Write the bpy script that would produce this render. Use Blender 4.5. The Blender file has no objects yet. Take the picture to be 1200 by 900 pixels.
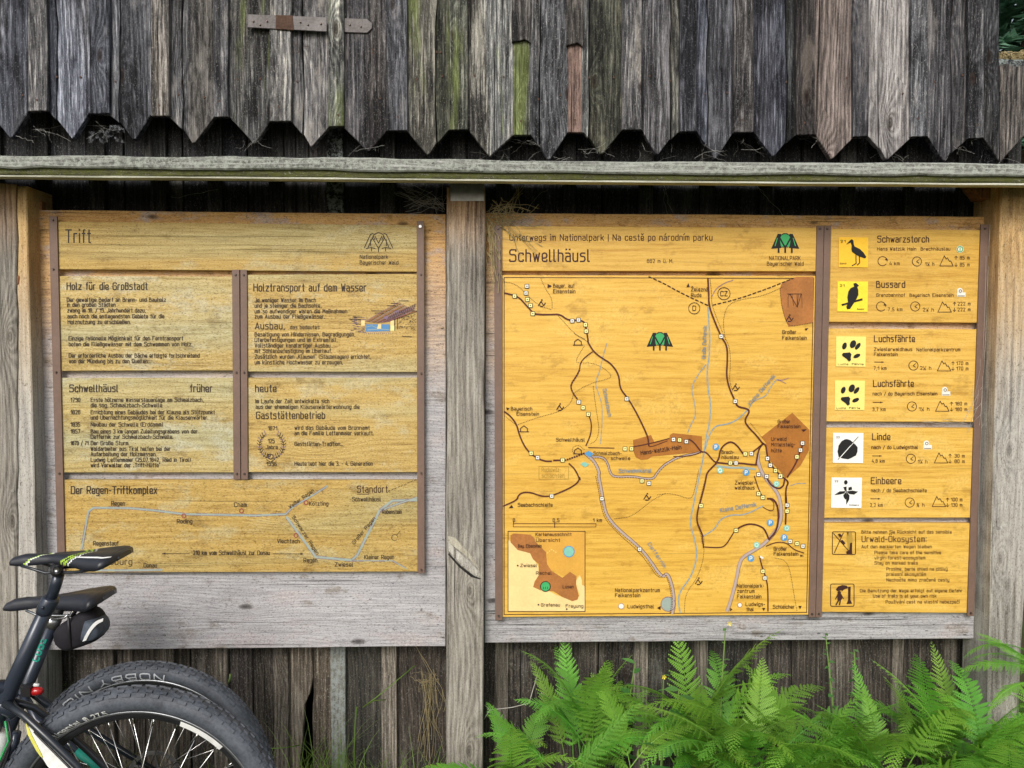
import bpy, bmesh, math, random, unicodedata
from mathutils import Vector, Matrix, Euler
random.seed(7)
sc = bpy.context.scene
C = sc.collection
R = math.radians
PI = math.pi

# ------------------------------------------------------------------ camera
FPX = 867.0
PITCH, YAW, ROLL = R(-2.4), R(1.2), R(0.2)
CAM = Vector((0.0, -2.35, 1.54))
cd = bpy.data.cameras.new('camera'); cam = bpy.data.objects.new('camera', cd); C.objects.link(cam)
cd.sensor_width = 36.0; cd.lens = FPX / 1200 * 36.0; cd.clip_start = 0.05; cd.clip_end = 2000
cam.location = CAM
cam.rotation_euler = (Matrix.Rotation(-YAW, 3, 'Z') @ Matrix.Rotation(PI/2 + PITCH, 3, 'X') @ Matrix.Rotation(ROLL, 3, 'Z')).to_euler()
sc.camera = cam
CR = cam.rotation_euler.to_matrix()

def P(px, py, Y=0.0):
    """the point of the real plane y = Y that is measured at (px, py) of the 1200 x 900 photograph"""
    d = CR @ Vector(((px-600)/FPX, -(py-450)/FPX, -1.0))
    t = (Y - CAM.y) / d.y
    return CAM + d*t

# ------------------------------------------------------------------ sky, sun, exposure
SUN_EL, SUN_AZ = R(33), R(-16)          # low soft light from the open side, in front of the wall
w = bpy.data.worlds.new('World'); sc.world = w; w.use_nodes = True
nt = w.node_tree; nt.nodes.clear()
sky = nt.nodes.new('ShaderNodeTexSky'); sky.sky_type = 'NISHITA'; sky.sun_disc = False
sky.sun_elevation = SUN_EL; sky.sun_rotation = PI - SUN_AZ
sky.air_density = 1.3; sky.dust_density = 3.0; sky.ozone_density = 1.2
hs = nt.nodes.new('ShaderNodeHueSaturation'); hs.inputs['Saturation'].default_value = 0.45   # thin cloud
bg = nt.nodes.new('ShaderNodeBackground'); bg.inputs['Strength'].default_value = 0.14
wo = nt.nodes.new('ShaderNodeOutputWorld')
nt.links.new(sky.outputs[0], hs.inputs['Color']); nt.links.new(hs.outputs[0], bg.inputs[0]); nt.links.new(bg.outputs[0], wo.inputs[0])
sd = bpy.data.lights.new('sun', 'SUN'); sd.energy = 2.0; sd.angle = R(22); sd.color = (1.0, 0.96, 0.9)
so = bpy.data.objects.new('sun', sd); C.objects.link(so)
dirv = Vector((math.sin(SUN_AZ)*math.cos(SUN_EL), -math.cos(SUN_AZ)*math.cos(SUN_EL), math.sin(SUN_EL)))   # towards the sun
so.rotation_euler = dirv.to_track_quat('Z', 'Y').to_euler(); so.location = dirv*20
sc.view_settings.view_transform = 'Standard'; sc.view_settings.look = 'None'
sc.view_settings.exposure = 0.12; sc.view_settings.gamma = 1.0

# ------------------------------------------------------------------ node helpers
class NT:
    def __init__(s, name):
        s.m = bpy.data.materials.new(name); s.m.use_nodes = True
        s.t = s.m.node_tree; s.t.nodes.clear()
        s.out = s.t.nodes.new('ShaderNodeOutputMaterial')
    def n(s, typ, **kw):
        n = s.t.nodes.new(typ)
        for k, v in kw.items(): setattr(n, k, v)
        return n
    def l(s, a, b): s.t.links.new(a, b)
    def val(s, sock, v):
        if hasattr(v, 'is_linked') or isinstance(v, bpy.types.NodeSocket): s.l(v, sock)
        else: sock.default_value = v
    def math(s, op, a, b=0.0, c=None, clamp=False):
        n = s.n('ShaderNodeMath', operation=op); n.use_clamp = clamp
        s.val(n.inputs[0], a); s.val(n.inputs[1], b)
        if c is not None: s.val(n.inputs[2], c)
        return n.outputs[0]
    def vmul(s, v, k):
        n = s.n('ShaderNodeVectorMath', operation='MULTIPLY'); s.val(n.inputs[0], v); s.val(n.inputs[1], k); return n.outputs[0]
    def vadd(s, v, k):
        n = s.n('ShaderNodeVectorMath', operation='ADD'); s.val(n.inputs[0], v); s.val(n.inputs[1], k); return n.outputs[0]
    def noise(s, v, scale, detail=4, rough=0.6, dist=0.0):
        n = s.n('ShaderNodeTexNoise'); s.l(v, n.inputs['Vector']); n.inputs['Scale'].default_value = scale
        n.inputs['Detail'].default_value = detail; n.inputs['Roughness'].default_value = rough; n.inputs['Distortion'].default_value = dist
        return n.outputs['Fac']
    def map(s, v, a, b, c=0.0, d=1.0, smooth=False):
        n = s.n('ShaderNodeMapRange'); n.clamp = True
        if smooth: n.interpolation_type = 'SMOOTHSTEP'
        s.l(v, n.inputs[0])
        for i, x in zip((1, 2, 3, 4), (a, b, c, d)): n.inputs[i].default_value = x
        return n.outputs[0]
    def mix(s, f, a, b, mode='MIX'):
        n = s.n('ShaderNodeMix', data_type='RGBA', blend_type=mode)
        s.val(n.inputs[0], f)
        for i, x in ((6, a), (7, b)):
            if isinstance(x, tuple): n.inputs[i].default_value = (*x[:3], 1)
            else: s.l(x, n.inputs[i])
        return n.outputs[2]
    def ramp(s, f, stops):
        n = s.n('ShaderNodeValToRGB'); s.l(f, n.inputs[0]); e = n.color_ramp.elements
        while len(e) < len(stops): e.new(0.5)
        for i, (p, c) in enumerate(stops): e[i].position = p; e[i].color = (*c, 1)
        return n.outputs[0]
    def finish(s, col, rough=0.8, bump=None, strength=0.5, dist=0.001, metal=0.0, spec=0.3, transl=None):
        b = s.n('ShaderNodeBsdfPrincipled')
        s.val(b.inputs['Base Color'], (*col, 1) if isinstance(col, tuple) else col)
        s.val(b.inputs['Roughness'], rough); s.val(b.inputs['Metallic'], metal); b.inputs['Specular IOR Level'].default_value = spec
        if bump is not None:
            u = s.n('ShaderNodeBump'); u.inputs['Strength'].default_value = strength; u.inputs['Distance'].default_value = dist
            s.l(bump, u.inputs['Height']); s.l(u.outputs[0], b.inputs['Normal'])
        o = b.outputs[0]
        if transl:
            t = s.n('ShaderNodeBsdfTranslucent'); s.val(t.inputs[0], col if not isinstance(col, tuple) else (*col, 1))
            x = s.n('ShaderNodeMixShader'); x.inputs[0].default_value = transl
            s.l(o, x.inputs[1]); s.l(t.outputs[0], x.inputs[2]); o = x.outputs[0]
        s.l(o, s.out.inputs[0]); return s.m

def wood(name, ramp, axis='Z', fresh=None, fresh_or_shade_z=None, speck=0.5, crack=0.6, knots=0.5, moss=(0.115, 0.14, 0.04), lichen=None,
         rough=0.85, bump=0.9, grain=1.0, ramp2=None, spec=0.2, pits=0.0, ringw=0.35, tonew=0.75, sharp=0.2, blotch=0.0, stain=None):
    s = NT(name)
    tc = s.n('ShaderNodeTexCoord').outputs['Object']
    oi = s.n('ShaderNodeObjectInfo')
    geo = s.n('ShaderNodeNewGeometry').outputs['Position']
    off = s.n('ShaderNodeCombineXYZ')
    r = oi.outputs['Random']
    s.l(s.math('MULTIPLY', r, 17.3), off.inputs[0]); s.l(s.math('MULTIPLY', r, 41.7), off.inputs[1]); s.l(s.math('MULTIPLY', r, 29.1), off.inputs[2])
    v = s.vadd(tc, off.outputs[0])
    st = (1, 1, 0.05) if axis == 'Z' else (0.05, 1, 1)
    st2 = (1, 1, 0.12) if axis == 'Z' else (0.12, 1, 1)
    st3 = (1, 1, 0.008) if axis == 'Z' else (0.008, 1, 1)
    # knots: sparse ellipses that push the year rings aside
    sx = s.n('ShaderNodeSeparateXYZ'); s.l(v, sx.inputs[0])
    across = sx.outputs[0] if axis == 'Z' else sx.outputs[2]
    along = sx.outputs[2] if axis == 'Z' else sx.outputs[0]
    kc = s.n('ShaderNodeCombineXYZ'); s.l(s.math('MULTIPLY', across, 6.5), kc.inputs[0]); s.l(s.math('MULTIPLY', along, 2.6), kc.inputs[1])
    vo = s.n('ShaderNodeTexVoronoi', voronoi_dimensions='2D'); s.l(kc.outputs[0], vo.inputs['Vector']); vo.inputs['Scale'].default_value = 1.0
    kr = s.n('ShaderNodeSeparateColor'); s.l(vo.outputs['Color'], kr.inputs[0])
    ken = s.math('GREATER_THAN', kr.outputs[0], 1.0-.75*knots)
    kd = s.math('ADD', vo.outputs['Distance'], s.math('MULTIPLY', kr.outputs[1], .035))
    knot = s.math('MULTIPLY', s.map(kd, 0.05, 0.085, 1.0, 0.0, True), ken)
    kflow = s.math('MULTIPLY', s.math('POWER', 2.718, s.math('MULTIPLY', kd, -6.5)), ken)
    big = s.noise(s.vmul(v, st2), 9.0, 3, 0.5)
    ph = s.math('ADD', s.math('MULTIPLY', across, 430*grain), s.math('ADD', s.math('MULTIPLY', big, 34.0), s.math('MULTIPLY', kflow, 44.0)))
    rings = s.math('SINE', ph)
    rings = s.math('MULTIPLY_ADD', rings, 0.5, 0.5)
    fine = s.noise(s.vmul(v, st), 330*grain, 5, 0.78)
    med = s.noise(s.vmul(v, st), 95*grain, 5, 0.72)
    lng = s.noise(s.vmul(v, st3), 130*grain, 4, 0.65)
    tone = s.noise(s.vmul(v, st2), 3.2, 3, 0.55)
    f = s.math('ADD', s.math('MULTIPLY', rings, ringw*0.5), s.math('ADD', s.math('MULTIPLY', s.map(fine, .5-sharp, .5+sharp), 0.34), s.math('MULTIPLY', s.map(med, .5-sharp, .5+sharp), 0.32)))
    f = s.math('ADD', f, s.math('MULTIPLY', s.math('SUBTRACT', tone, 0.5), tonew))
    col = s.ramp(f, ramp)
    if ramp2:
        col = s.mix(s.map(s.noise(s.vmul(v, st2), 5.0, 2, 0.5), .47, .6, 0, 1, True), col, s.ramp(f, ramp2))
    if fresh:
        z0, z1 = fresh_or_shade_z
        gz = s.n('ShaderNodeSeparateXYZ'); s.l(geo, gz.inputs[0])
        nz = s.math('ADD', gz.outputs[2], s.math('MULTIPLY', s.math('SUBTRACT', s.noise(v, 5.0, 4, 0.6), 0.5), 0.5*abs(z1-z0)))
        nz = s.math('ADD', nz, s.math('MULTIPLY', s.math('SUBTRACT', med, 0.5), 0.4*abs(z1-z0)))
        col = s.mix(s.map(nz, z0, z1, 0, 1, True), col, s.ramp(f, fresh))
    if blotch:
        bl = s.noise(s.vmul(v, (1, 1, .28) if axis == 'Z' else (.28, 1, 1)), 11, 5, .68)
        col = s.mix(s.math('MULTIPLY', s.map(bl, .50, .60, 0, 1, True), blotch), col, s.mix(1.0, col, (.27, .27, .29), 'MULTIPLY'))
        col = s.mix(s.math('MULTIPLY', s.map(bl, .44, .34, 0, 1, True), blotch*.55), col, s.mix(.5, col, (.50, .48, .45)))
    if stain:
        sn = s.noise(s.vmul(v, (.45, 1, 1)), 11, 6, .72)
        col = s.mix(s.math('MULTIPLY', s.map(sn, .52, .64, 0, 1, True), stain[1]), col, s.mix(s.map(sp0 := s.noise(v, 140, 4, .7), .35, .65), tuple(c*.7 for c in stain[0]), tuple(min(1, c*1.25) for c in stain[0])))
        col = s.mix(s.math('MULTIPLY', s.map(s.noise(s.vmul(v, (.6, 1, 1)), 17, 5, .7), .55, .68, 0, 1, True), stain[1]), col, s.mix(1.0, col, (.52, .46, .36), 'MULTIPLY'))
    # isotropic weather specks
    sp = s.noise(s.vmul(v, (1, 1, .5) if axis == 'Z' else (.5, 1, 1)), 330, 2, 0.7)
    if speck: col = s.mix(s.math('MULTIPLY', s.map(sp, .56, .68), speck), col, s.mix(1.0, col, (.42, .40, .38), 'MULTIPLY'))
    if speck: col = s.mix(s.math('MULTIPLY', s.map(sp, .40, .30), speck*.55), col, s.mix(0.5, col, (.75, .75, .72)))
    pit = s.map(s.noise(s.vmul(v, (1, 1, .45) if axis == 'Z' else (.45, 1, 1)), 95, 3, .7), .66, .72)
    if pits: col = s.mix(s.math('MULTIPLY', pit, pits), col, (.03, .026, .022))
    # cracks
    ck = s.map(lng, .60, .66)
    ckm = s.map(s.noise(s.vmul(v, st2), 14, 3, .5), .47, .6)
    ck = s.math('MULTIPLY', s.math('MULTIPLY', ck, ckm), crack)
    col = s.mix(ck, col, (.012, .011, .010))
    col = s.mix(s.math('MULTIPLY', knot, 0.85*min(1, knots*1.6)), col, s.mix(s.map(kd, .02, .085), (.012, .008, .006), s.mix(.45, col, (.075, .042, .026))))
    # per-object tint and moss (object colour: rgb tint, 1-alpha moss)
    mo = s.math('SUBTRACT', 1.0, oi.outputs['Alpha'])
    mn = s.noise(s.vmul(v, st2), 16, 5, .65)
    mth = s.math('SUBTRACT', 1.0, mo)
    mf = s.math('MULTIPLY', s.math('SUBTRACT', mn, s.math('MULTIPLY_ADD', mth, .42, .30)), 9.0, clamp=True)
    mf = s.math('MULTIPLY', mf, s.map(mo, .01, .1))
    col = s.mix(1.0, col, oi.outputs['Color'], 'MULTIPLY')
    col = s.mix(s.math('MULTIPLY', mf, .78), col, s.mix(fine, s.mix(1.0, col, (.8, 1.0, .4), 'MULTIPLY'), tuple(c*1.5 for c in moss)))
    if lichen:
        ln = s.map(s.noise(v, 62, 6, .8), .46, .56)
        col = s.mix(s.math('MULTIPLY', ln, .85), col, s.mix(s.noise(v, 220, 3, .7), tuple(c*.55 for c in lichen), tuple(c*1.35 for c in lichen)))
    h = s.math('ADD', s.math('MULTIPLY', fine, .5), s.math('MULTIPLY', rings, .25))
    h = s.math('ADD', h, s.math('MULTIPLY', med, .7))
    h = s.math('SUBTRACT', h, s.math('MULTIPLY', ck, 1.6)); h = s.math('SUBTRACT', h, s.math('MULTIPLY', pit, pits*.8))
    if lichen: h = s.math('ADD', h, s.math('MULTIPLY', s.noise(v, 90, 5, .7), 1.6))
    return s.finish(col, rough, h, bump, 0.0022, spec=spec)

def plain(name, col, rough=0.5, metal=0.0, spec=0.5, nscale=60, amt=0.25, bump=0.15, transl=None, col2=None, dist=.0006):
    s = NT(name); tc = s.n('ShaderNodeTexCoord').outputs['Object']
    n1 = s.noise(tc, nscale, 5, .65); n2 = s.noise(tc, nscale*.13, 3, .5)
    f = s.math('MULTIPLY', s.math('ADD', s.map(n1, .3, .7), s.map(n2, .3, .7)), .5)
    a = tuple(c*(1-amt) for c in col); b = col2 or tuple(min(1, c*(1+amt)) for c in col)
    return s.finish(s.mix(f, a, b), rough, n1, bump, dist, metal, spec, transl)

# ------------------------------------------------------------------ materials
G = lambda a, t=(1, 1, 1): (a*t[0], a*t[1], a*t[2])
cool = (0.98, 1.0, 1.06)
M = {}
M['grey_board'] = wood('weathered_grey_board', [(0.14, G(.015, cool)), (.40, (.066, .068, .076)), (.64, (.175, .178, .19)), (.92, G(.66, (1.0, 1.0, .99)))],
    ramp2=[(0.16, G(.018)), (.49, G(.072, (1.06, 1, .95))), (.88, G(.42, (1.04, 1, .96)))], speck=.75, crack=1.0, knots=.7, bump=1.0, sharp=.115, tonew=1.0, blotch=1.0)
M['pale_board'] = wood('bleached_board', [(0.14, G(.025)), (.40, (.17, .155, .145)), (.68, (.42, .395, .37)), (.92, (.76, .73, .69))], speck=.7, crack=1.0, knots=.5, bump=1.0, sharp=.14, tonew=1.0, blotch=.6)
M['dark_board'] = wood('dark_wall_board', [(0.15, G(.020)), (.4, (.056, .048, .041)), (.65, (.12, .105, .09)), (.9, (.36, .325, .285))], speck=.8, crack=.9, knots=.4, pits=.4, bump=1.0, sharp=.15, tonew=.8, blotch=.5, fresh=[(0.15, (.013, .013, .015)), (.5, (.034, .035, .040)), (.9, (.10, .10, .11))], fresh_or_shade_z=(1.70, 1.92))  # upper zone painted near-black for the shade under the canopy
M['void_board'] = wood('void_shade_board', [(0.15, G(.010)), (.5, (.02, .018, .017)), (.9, (.05, .045, .042))], speck=.2, crack=.5, knots=.1)  # near-black colour in place of shade behind gaps and under the canopy
M['pale_batten'] = wood('grey_batten', [(0.15, (.05, .043, .036)), (.45, (.155, .135, .115)), (.85, (.44, .39, .33))], speck=.9, crack=.7, knots=.4, pits=.4, bump=1.0, sharp=.15, fresh=[(0.15, G(.018)), (.5, G(.055)), (.9, G(.16))], fresh_or_shade_z=(1.70, 1.92))  # batten tops darkened in the colour, as shaded by the canopy
M['lichen_batten'] = wood('lichen_batten', [(0.15, (.10, .10, .09)), (.5, (.26, .26, .24)), (.9, (.45, .45, .42))], speck=.8, crack=.3, lichen=(.30, .34, .33), bump=1.0, fresh=[(0.15, G(.010)), (.5, G(.03)), (.9, G(.08))], fresh_or_shade_z=(1.70, 1.92))  # same painted canopy shade over the upper height range
M['edge'] = wood('lichened_roof_edge', [(0.15, (.09, .09, .08)), (.5, (.27, .275, .255)), (.9, (.74, .74, .72))], axis='X', speck=1.0, crack=.6, lichen=(.38, .41, .36), knots=.1, bump=1.0, pits=.9, sharp=.14)
M['moss_edge'] = wood('mossy_roof_edge', [(0.15, (.03, .032, .015)), (.5, (.075, .075, .032)), (.9, (.20, .19, .10))], axis='X', speck=.9, crack=.8, lichen=(.085, .095, .022), knots=.1, bump=1.0)
M['pale_edge'] = wood('pale_drip_strip', [(0.15, (.22, .22, .16)), (.5, (.45, .45, .36)), (.9, (.7, .7, .62))], axis='X', speck=.6, crack=.4, knots=.1)
M['backing'] = wood('larch_backing_panel', [(0.05, (.20, .19, .20)), (.30, (.37, .36, .375)), (.65, (.54, .53, .55)), (.95, (.74, .73, .75))], axis='X',
    fresh=[(0.05, (.34, .15, .04)), (.35, (.62, .36, .13)), (.75, (.80, .52, .22)), (.95, (.84, .58, .28))], fresh_or_shade_z=(1.30, 1.98), speck=.9, crack=.75, knots=.6, pits=.75, bump=.8, ringw=.16, tonew=.45, sharp=.2, grain=1.3, stain=((.44, .39, .39), .7), blotch=.12)
M['post'] = wood('timber_post', [(0.10, (.09, .08, .068)), (.35, (.235, .215, .185)), (.65, (.40, .375, .33)), (.95, (.56, .535, .485))],
    fresh=[(0.1, (.14, .06, .025)), (.4, (.40, .23, .11)), (.75, (.58, .38, .20)), (.95, (.66, .46, .28))], fresh_or_shade_z=(1.78, 2.12), speck=.6, crack=1.0, knots=.4, bump=1.0, grain=.8, blotch=.25, sharp=.16)
M['post_pale'] = wood('hewn_timber_post', [(0.10, (.16, .14, .12)), (.35, (.34, .32, .29)), (.65, (.48, .46, .42)), (.95, (.60, .58, .54))],
    fresh=[(0.1, (.28, .15, .06)), (.4, (.50, .32, .14)), (.75, (.64, .45, .22)), (.95, (.70, .52, .30))], fresh_or_shade_z=(1.3, 1.95), speck=.9, crack=.5, knots=.35, pits=.6, bump=1.0, grain=.7, blotch=.3, sharp=.18)
M['post_side'] = wood('timber_post_brown', [(0.10, (.05, .038, .03)), (.45, (.14, .11, .085)), (.9, (.27, .22, .175))],
    fresh=[(0.1, (.14, .05, .02)), (.5, (.34, .16, .07)), (.9, (.50, .28, .13))], fresh_or_shade_z=(1.2, 1.9), speck=.4, crack=.6, knots=.3)
M['panel'] = wood('varnished_larch_panel', [(0.05, (.50, .26, .034)), (.35, (.67, .40, .066)), (.65, (.77, .485, .100)), (.95, (.83, .57, .155))], axis='X', speck=.22, crack=.22, knots=.05,
    rough=.42, bump=.25, grain=.8, spec=.4, ringw=.2, stain=((.76, .49, .12), .5), sharp=.16, tonew=.6)
M['old_panel'] = wood('faded_larch_panel', [(0.05, (.25, .165, .05)), (.3, (.43, .305, .105)), (.6, (.55, .41, .165)), (.95, (.68, .55, .27))], axis='X', speck=1.0, crack=.4, knots=.18, pits=.35,
    fresh=None, rough=.6, bump=.6, grain=.8, ramp2=[(0.05, (.28, .22, .10)), (.4, (.43, .37, .19)), (.9, (.62, .57, .38))], spec=.3, ringw=.2, tonew=.55, sharp=.17, stain=((.49, .45, .31), .62))
M['rust_steel'] = plain('brown_coated_steel', (.165, .105, .080), .55, 0.0, .4, 90, .22, .25)
M['screw'] = plain('dull_screw_steel', (.10, .075, .065), .5, .6, .5, 300, .4, .3)
M['bright_screw'] = plain('bright_screw_steel', (.5, .5, .48), .35, .9, .5, 200, .3, .2)
M['zinc'] = plain('galvanised_steel', (.36, .36, .35), .45, .75, .5, 45, .45, .35)
M['hinge'] = plain('weathered_hinge_steel', (.06, .045, .040), .6, .2, .5, 130, .4, .6, col2=(.19, .175, .175), dist=.001)
M['rust'] = plain('rust', (.085, .050, .036), .9, 0, .2, 140, .6, .9, dist=.002)
# ------------------------------------------------------------------ object helpers
def parent_to(o, parent):
    if parent is not None: o.parent = parent
def worldloc(o):
    v = Vector((0, 0, 0))
    while o is not None: v += o.location; o = o.parent
    return v
def tag(o, label=None, cat=None, group=None, kind=None):
    if label: o['label'] = label
    if cat: o['category'] = cat
    if group: o['group'] = group
    if kind: o['kind'] = kind
    return o
def thing(name, loc, label, cat, group=None):
    o = bpy.data.objects.new(name, None); C.objects.link(o); o.location = loc; o.empty_display_size = .1
    return tag(o, label, cat, group)
def mesh_obj(name, verts, faces, mats, parent=None, fm=None, smooth=False, loc=None):
    """verts in world coordinates; stored relative to the parent (or to loc)"""
    base = worldloc(parent) if parent is not None else Vector((0, 0, 0))
    l = Vector(loc) - base if loc is not None else Vector((0, 0, 0))
    off = base + l
    me = bpy.data.meshes.new(name)
    me.from_pydata([tuple(Vector(v)-off) for v in verts], [], faces)
    for m in (mats if isinstance(mats, (list, tuple)) else [mats]): me.materials.append(m)
    if fm: me.polygons.foreach_set('material_index', fm)
    if smooth: me.polygons.foreach_set('use_smooth', [True]*len(me.polygons))
    me.update()
    o = bpy.data.objects.new(name, me); C.objects.link(o); o.location = l
    parent_to(o, parent)
    return o
def share(src, name, loc, parent, rot=None, scale=None):
    o = bpy.data.objects.new(name, src.data); C.objects.link(o)
    o.location = Vector(loc) - (worldloc(parent) if parent else Vector((0, 0, 0)))
    if rot: o.rotation_euler = rot
    if scale: o.scale = (scale,)*3 if not isinstance(scale, (tuple, list)) else scale
    parent_to(o, parent); o.color = src.color
    return o

def slab(name, pts, Y, th, mat, parent=None, jitter=.0012, bev=.0018, step=.06, color=None, world=False, skew=None):
    """a board whose front outline is pts (photo pixels on the plane Y, or world x,z), th deep, edges slightly uneven and worn"""
    q = [Vector((p[0], Y, p[1])) if world else P(p[0], p[1], Y) for p in pts]
    for v in q: v.y = Y
    out = []
    n = len(q)
    for i in range(n):
        a, b = q[i], q[(i+1) % n]; d = b - a; L = d.length
        k = max(1, min(14, int(L/step))); nrm = Vector((d.z, 0, -d.x)).normalized() if L > 0 else Vector((0, 0, 0))
        out.append(a.copy())
        for j in range(1, k):
            out.append(a + d*(j/k + random.uniform(-.2, .2)/k) + nrm*random.uniform(-1, 1)*jitter)
    bm = bmesh.new()
    fr = [bm.verts.new((v.x, Y, v.z)) for v in out]
    bk = [bm.verts.new((v.x, Y+th, v.z)) for v in out]
    m = len(out)
    f = bm.faces.new(fr); bm.faces.new(bk[::-1])
    for i in range(m):
        j = (i+1) % m; bm.faces.new((fr[j], fr[i], bk[i], bk[j]))
    bmesh.ops.recalc_face_normals(bm, faces=bm.faces)
    if bev > 0:
        bmesh.ops.bevel(bm, geom=[e for e in f.edges], offset=bev, segments=1, affect='EDGES', clamp_overlap=True)
    base = worldloc(parent) if parent is not None else Vector((0, 0, 0))
    # origin at the lower middle of the board
    org = Vector((sum(v.x for v in out)/m, Y, min(v.z for v in out)))
    for v in bm.verts: v.co -= org
    me = bpy.data.meshes.new(name); bm.to_mesh(me); bm.free(); me.materials.append(mat)
    o = bpy.data.objects.new(name, me); C.objects.link(o); o.location = org - base; parent_to(o, parent)
    if color: o.color = color
    return o
def rect(x0, y0, x1, y1): return [(x0, y0), (x1, y0), (x1, y1), (x0, y1)]

def tube(pts, rad, n=10, closed=False, caps=True):
    """a swept round tube: verts, faces"""
    pts = [Vector(p) for p in pts]; m = len(pts)
    rs = rad if isinstance(rad, (list, tuple)) else [rad]*m
    V, F = [], []; up = None
    for i, p in enumerate(pts):
        a = pts[i-1] if (i > 0 or closed) else p; b = pts[(i+1) % m] if (i < m-1 or closed) else p
        t = (b-a).normalized()
        if up is None: up = Vector((0, 1, 0)) if abs(t.y) < .9 else Vector((1, 0, 0))
        s = t.cross(up).normalized(); up = s.cross(t).normalized()
        for k in range(n):
            an = 2*PI*k/n; V.append(p + (s*math.cos(an)+up*math.sin(an))*rs[i])
    for i in range(m if closed else m-1):
        for k in range(n):
            a = i*n+k; b = i*n+(k+1) % n; c = ((i+1) % m)*n; F.append((a, b, c+(k+1) % n, c+k))
    if caps and not closed:
        F.append(tuple(range(n))[::-1]); F.append(tuple(range((m-1)*n, m*n)))
    return V, F
def join(*parts):
    V, F = [], []
    for v, f in parts:
        o = len(V); V += list(v); F += [tuple(i+o for i in q) for q in f]
    return V, F
def box(c, sx, sy, sz, rot=None):
    V = []
    for x in (-1, 1):
        for y in (-1, 1):
            for z in (-1, 1):
                d = Vector((x*sx/2, y*sy/2, z*sz/2))
                if rot is not None: d = rot @ d
                V.append(Vector(c)+d)
    return V, [(0, 1, 3, 2), (4, 6, 7, 5), (0, 4, 5, 1), (2, 3, 7, 6), (0, 2, 6, 4), (1, 5, 7, 3)]
def disc_y(c, r, th, n=14, hole=0.0):
    """disc/ring with its axis along y, front at c.y"""
    V, F = [], []
    for yy in (0, th):
        for k in range(n): V.append(Vector(c)+Vector((math.cos(2*PI*k/n)*r, yy, math.sin(2*PI*k/n)*r)))
        if hole:
            for k in range(n): V.append(Vector(c)+Vector((math.cos(2*PI*k/n)*hole, yy, math.sin(2*PI*k/n)*hole)))
    s = 2*n if hole else n
    for k in range(n):
        j = (k+1) % n; F.append((k, j, s+j, s+k))
        if hole:
            F.append((n+j, n+k, s+n+k, s+n+j)); F.append((k, n+k, n+j, j)); F.append((s+k, s+j, s+n+j, s+n+k))
    if not hole: F.append(tuple(range(n))); F.append(tuple(range(n, 2*n))[::-1])
    return V, F

# ------------------------------------------------------------------ routed single-line lettering
GL = {'A':'!02 29 42/!14 34','B':'!02 09/09 39 36 06/06 46 42 02','C':'48 49 09 02 42 43','D':'!02 09/09 49 42 02','E':'!49 09 02 42/!06 36','F':'!49 09 02/!06 36',
'G':'48 49 09 02 42 46 26','H':'!02 09/!42 49/!06 46','I':'!02 09','J':'03 02 32 39','K':'!02 09/!49 05/!16 42','L':'!09 02 42','M':'!02 09 25 49 42','N':'!02 09 42 49',
'O':'06 09 49 42 02 06','P':'!02 09/09 49 45 05','Q':'06 09 49 42 02 06/!24 42','R':'!02 09/09 49 45 05/!25 42','S':'48 49 09 06 46 42 02 03','T':'!09 49/!29 22','U':'09 02 42 49',
'V':'!09 22 49','W':'!09 12 27 32 49','X':'!02 49/!09 42','Y':'!09 26 49/!26 22','Z':'!09 49 02 42',
'a':'07 37 32/35 05 02 32','b':'!09 02/07 37 32 02','c':'36 37 07 02 32 33','d':'!39 32/37 07 02 32','e':'04 34 37 07 02 32 33','f':'29 19 12/!07 27','g':'37 07 02 32/37 30 00',
'h':'!09 02/07 37 32','i':'!02 07/!09','j':'00 10 17/!19','k':'!09 02/!37 04/!15 32','l':'09 02 12','m':'!02 07/07 27 22/27 47 42','n':'!02 07/07 37 32','o':'04 07 37 32 02 04',
'p':'!00 07/07 37 32 02','q':'!30 37/37 07 02 32','r':'!02 07/06 07 27','s':'37 07 05 35 32 02','t':'19 12 22/!07 27','u':'07 02 32 37/!37 32','v':'!07 12 22 37','w':'!07 12 26 32 47',
'x':'!07 32/!02 37','y':'07 02 32/37 30 00','z':'!07 37 02 32','ß':'!02 09/09 39 36 16/16 36 32 12','0':'06 09 39 32 02 06','1':'!07 29 22','2':'08 09 39 36 02 32','3':'08 09 39 36 16/16 36 32 02 03',
'4':'!29 04 34/!36 32','5':'!39 09 06/06 36 32 02 03','6':'39 09 02 32 36 06','7':'!09 39 12','8':'06 09 39 32 02 06/!06 36','9':'02 32 39 09 06 36','.':'!02',',':'!12 01','-':'!05 25',
'/':'!01 39','(':'19 08 03 12',')':'09 18 13 02',':':'!03/!07','|':'!01 09','"':'!08 09/!18 19','„':'!03 02/!13 12','¼':'!09 06/!01 49/!43 23 35/!33 31','¾':'!09 29 16 06/!01 49/!43 23 35/!33 31','®':'06 09 39 32 02 06/!14 17 27'}
MARK = {'\u0308': ['!0{} 0{}', '!3{} 3{}'], '\u0301': ['!1{} 2{}'], '\u030c': ['!0{b} 1{a} 2{b}'], '\u030a': ['!1{} 1{}']}
def round_poly(p, r=1.25):
    if len(p) < 3: return p
    out = [p[0]]
    for i in range(1, len(p)-1):
        a, b, c = p[i-1], p[i], p[i+1]
        la = math.dist(a, b); lb = math.dist(b, c)
        if la < 1e-6 or lb < 1e-6: continue
        t = min(r, la*.5, lb*.5)
        u = (b[0]+(a[0]-b[0])/la*t, b[1]+(a[1]-b[1])/la*t); v = (b[0]+(c[0]-b[0])/lb*t, b[1]+(c[1]-b[1])/lb*t)
        out += [u, ((u[0]+v[0]+2*b[0])/4, (u[1]+v[1]+2*b[1])/4), v]
    out.append(p[-1]); return out
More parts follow.
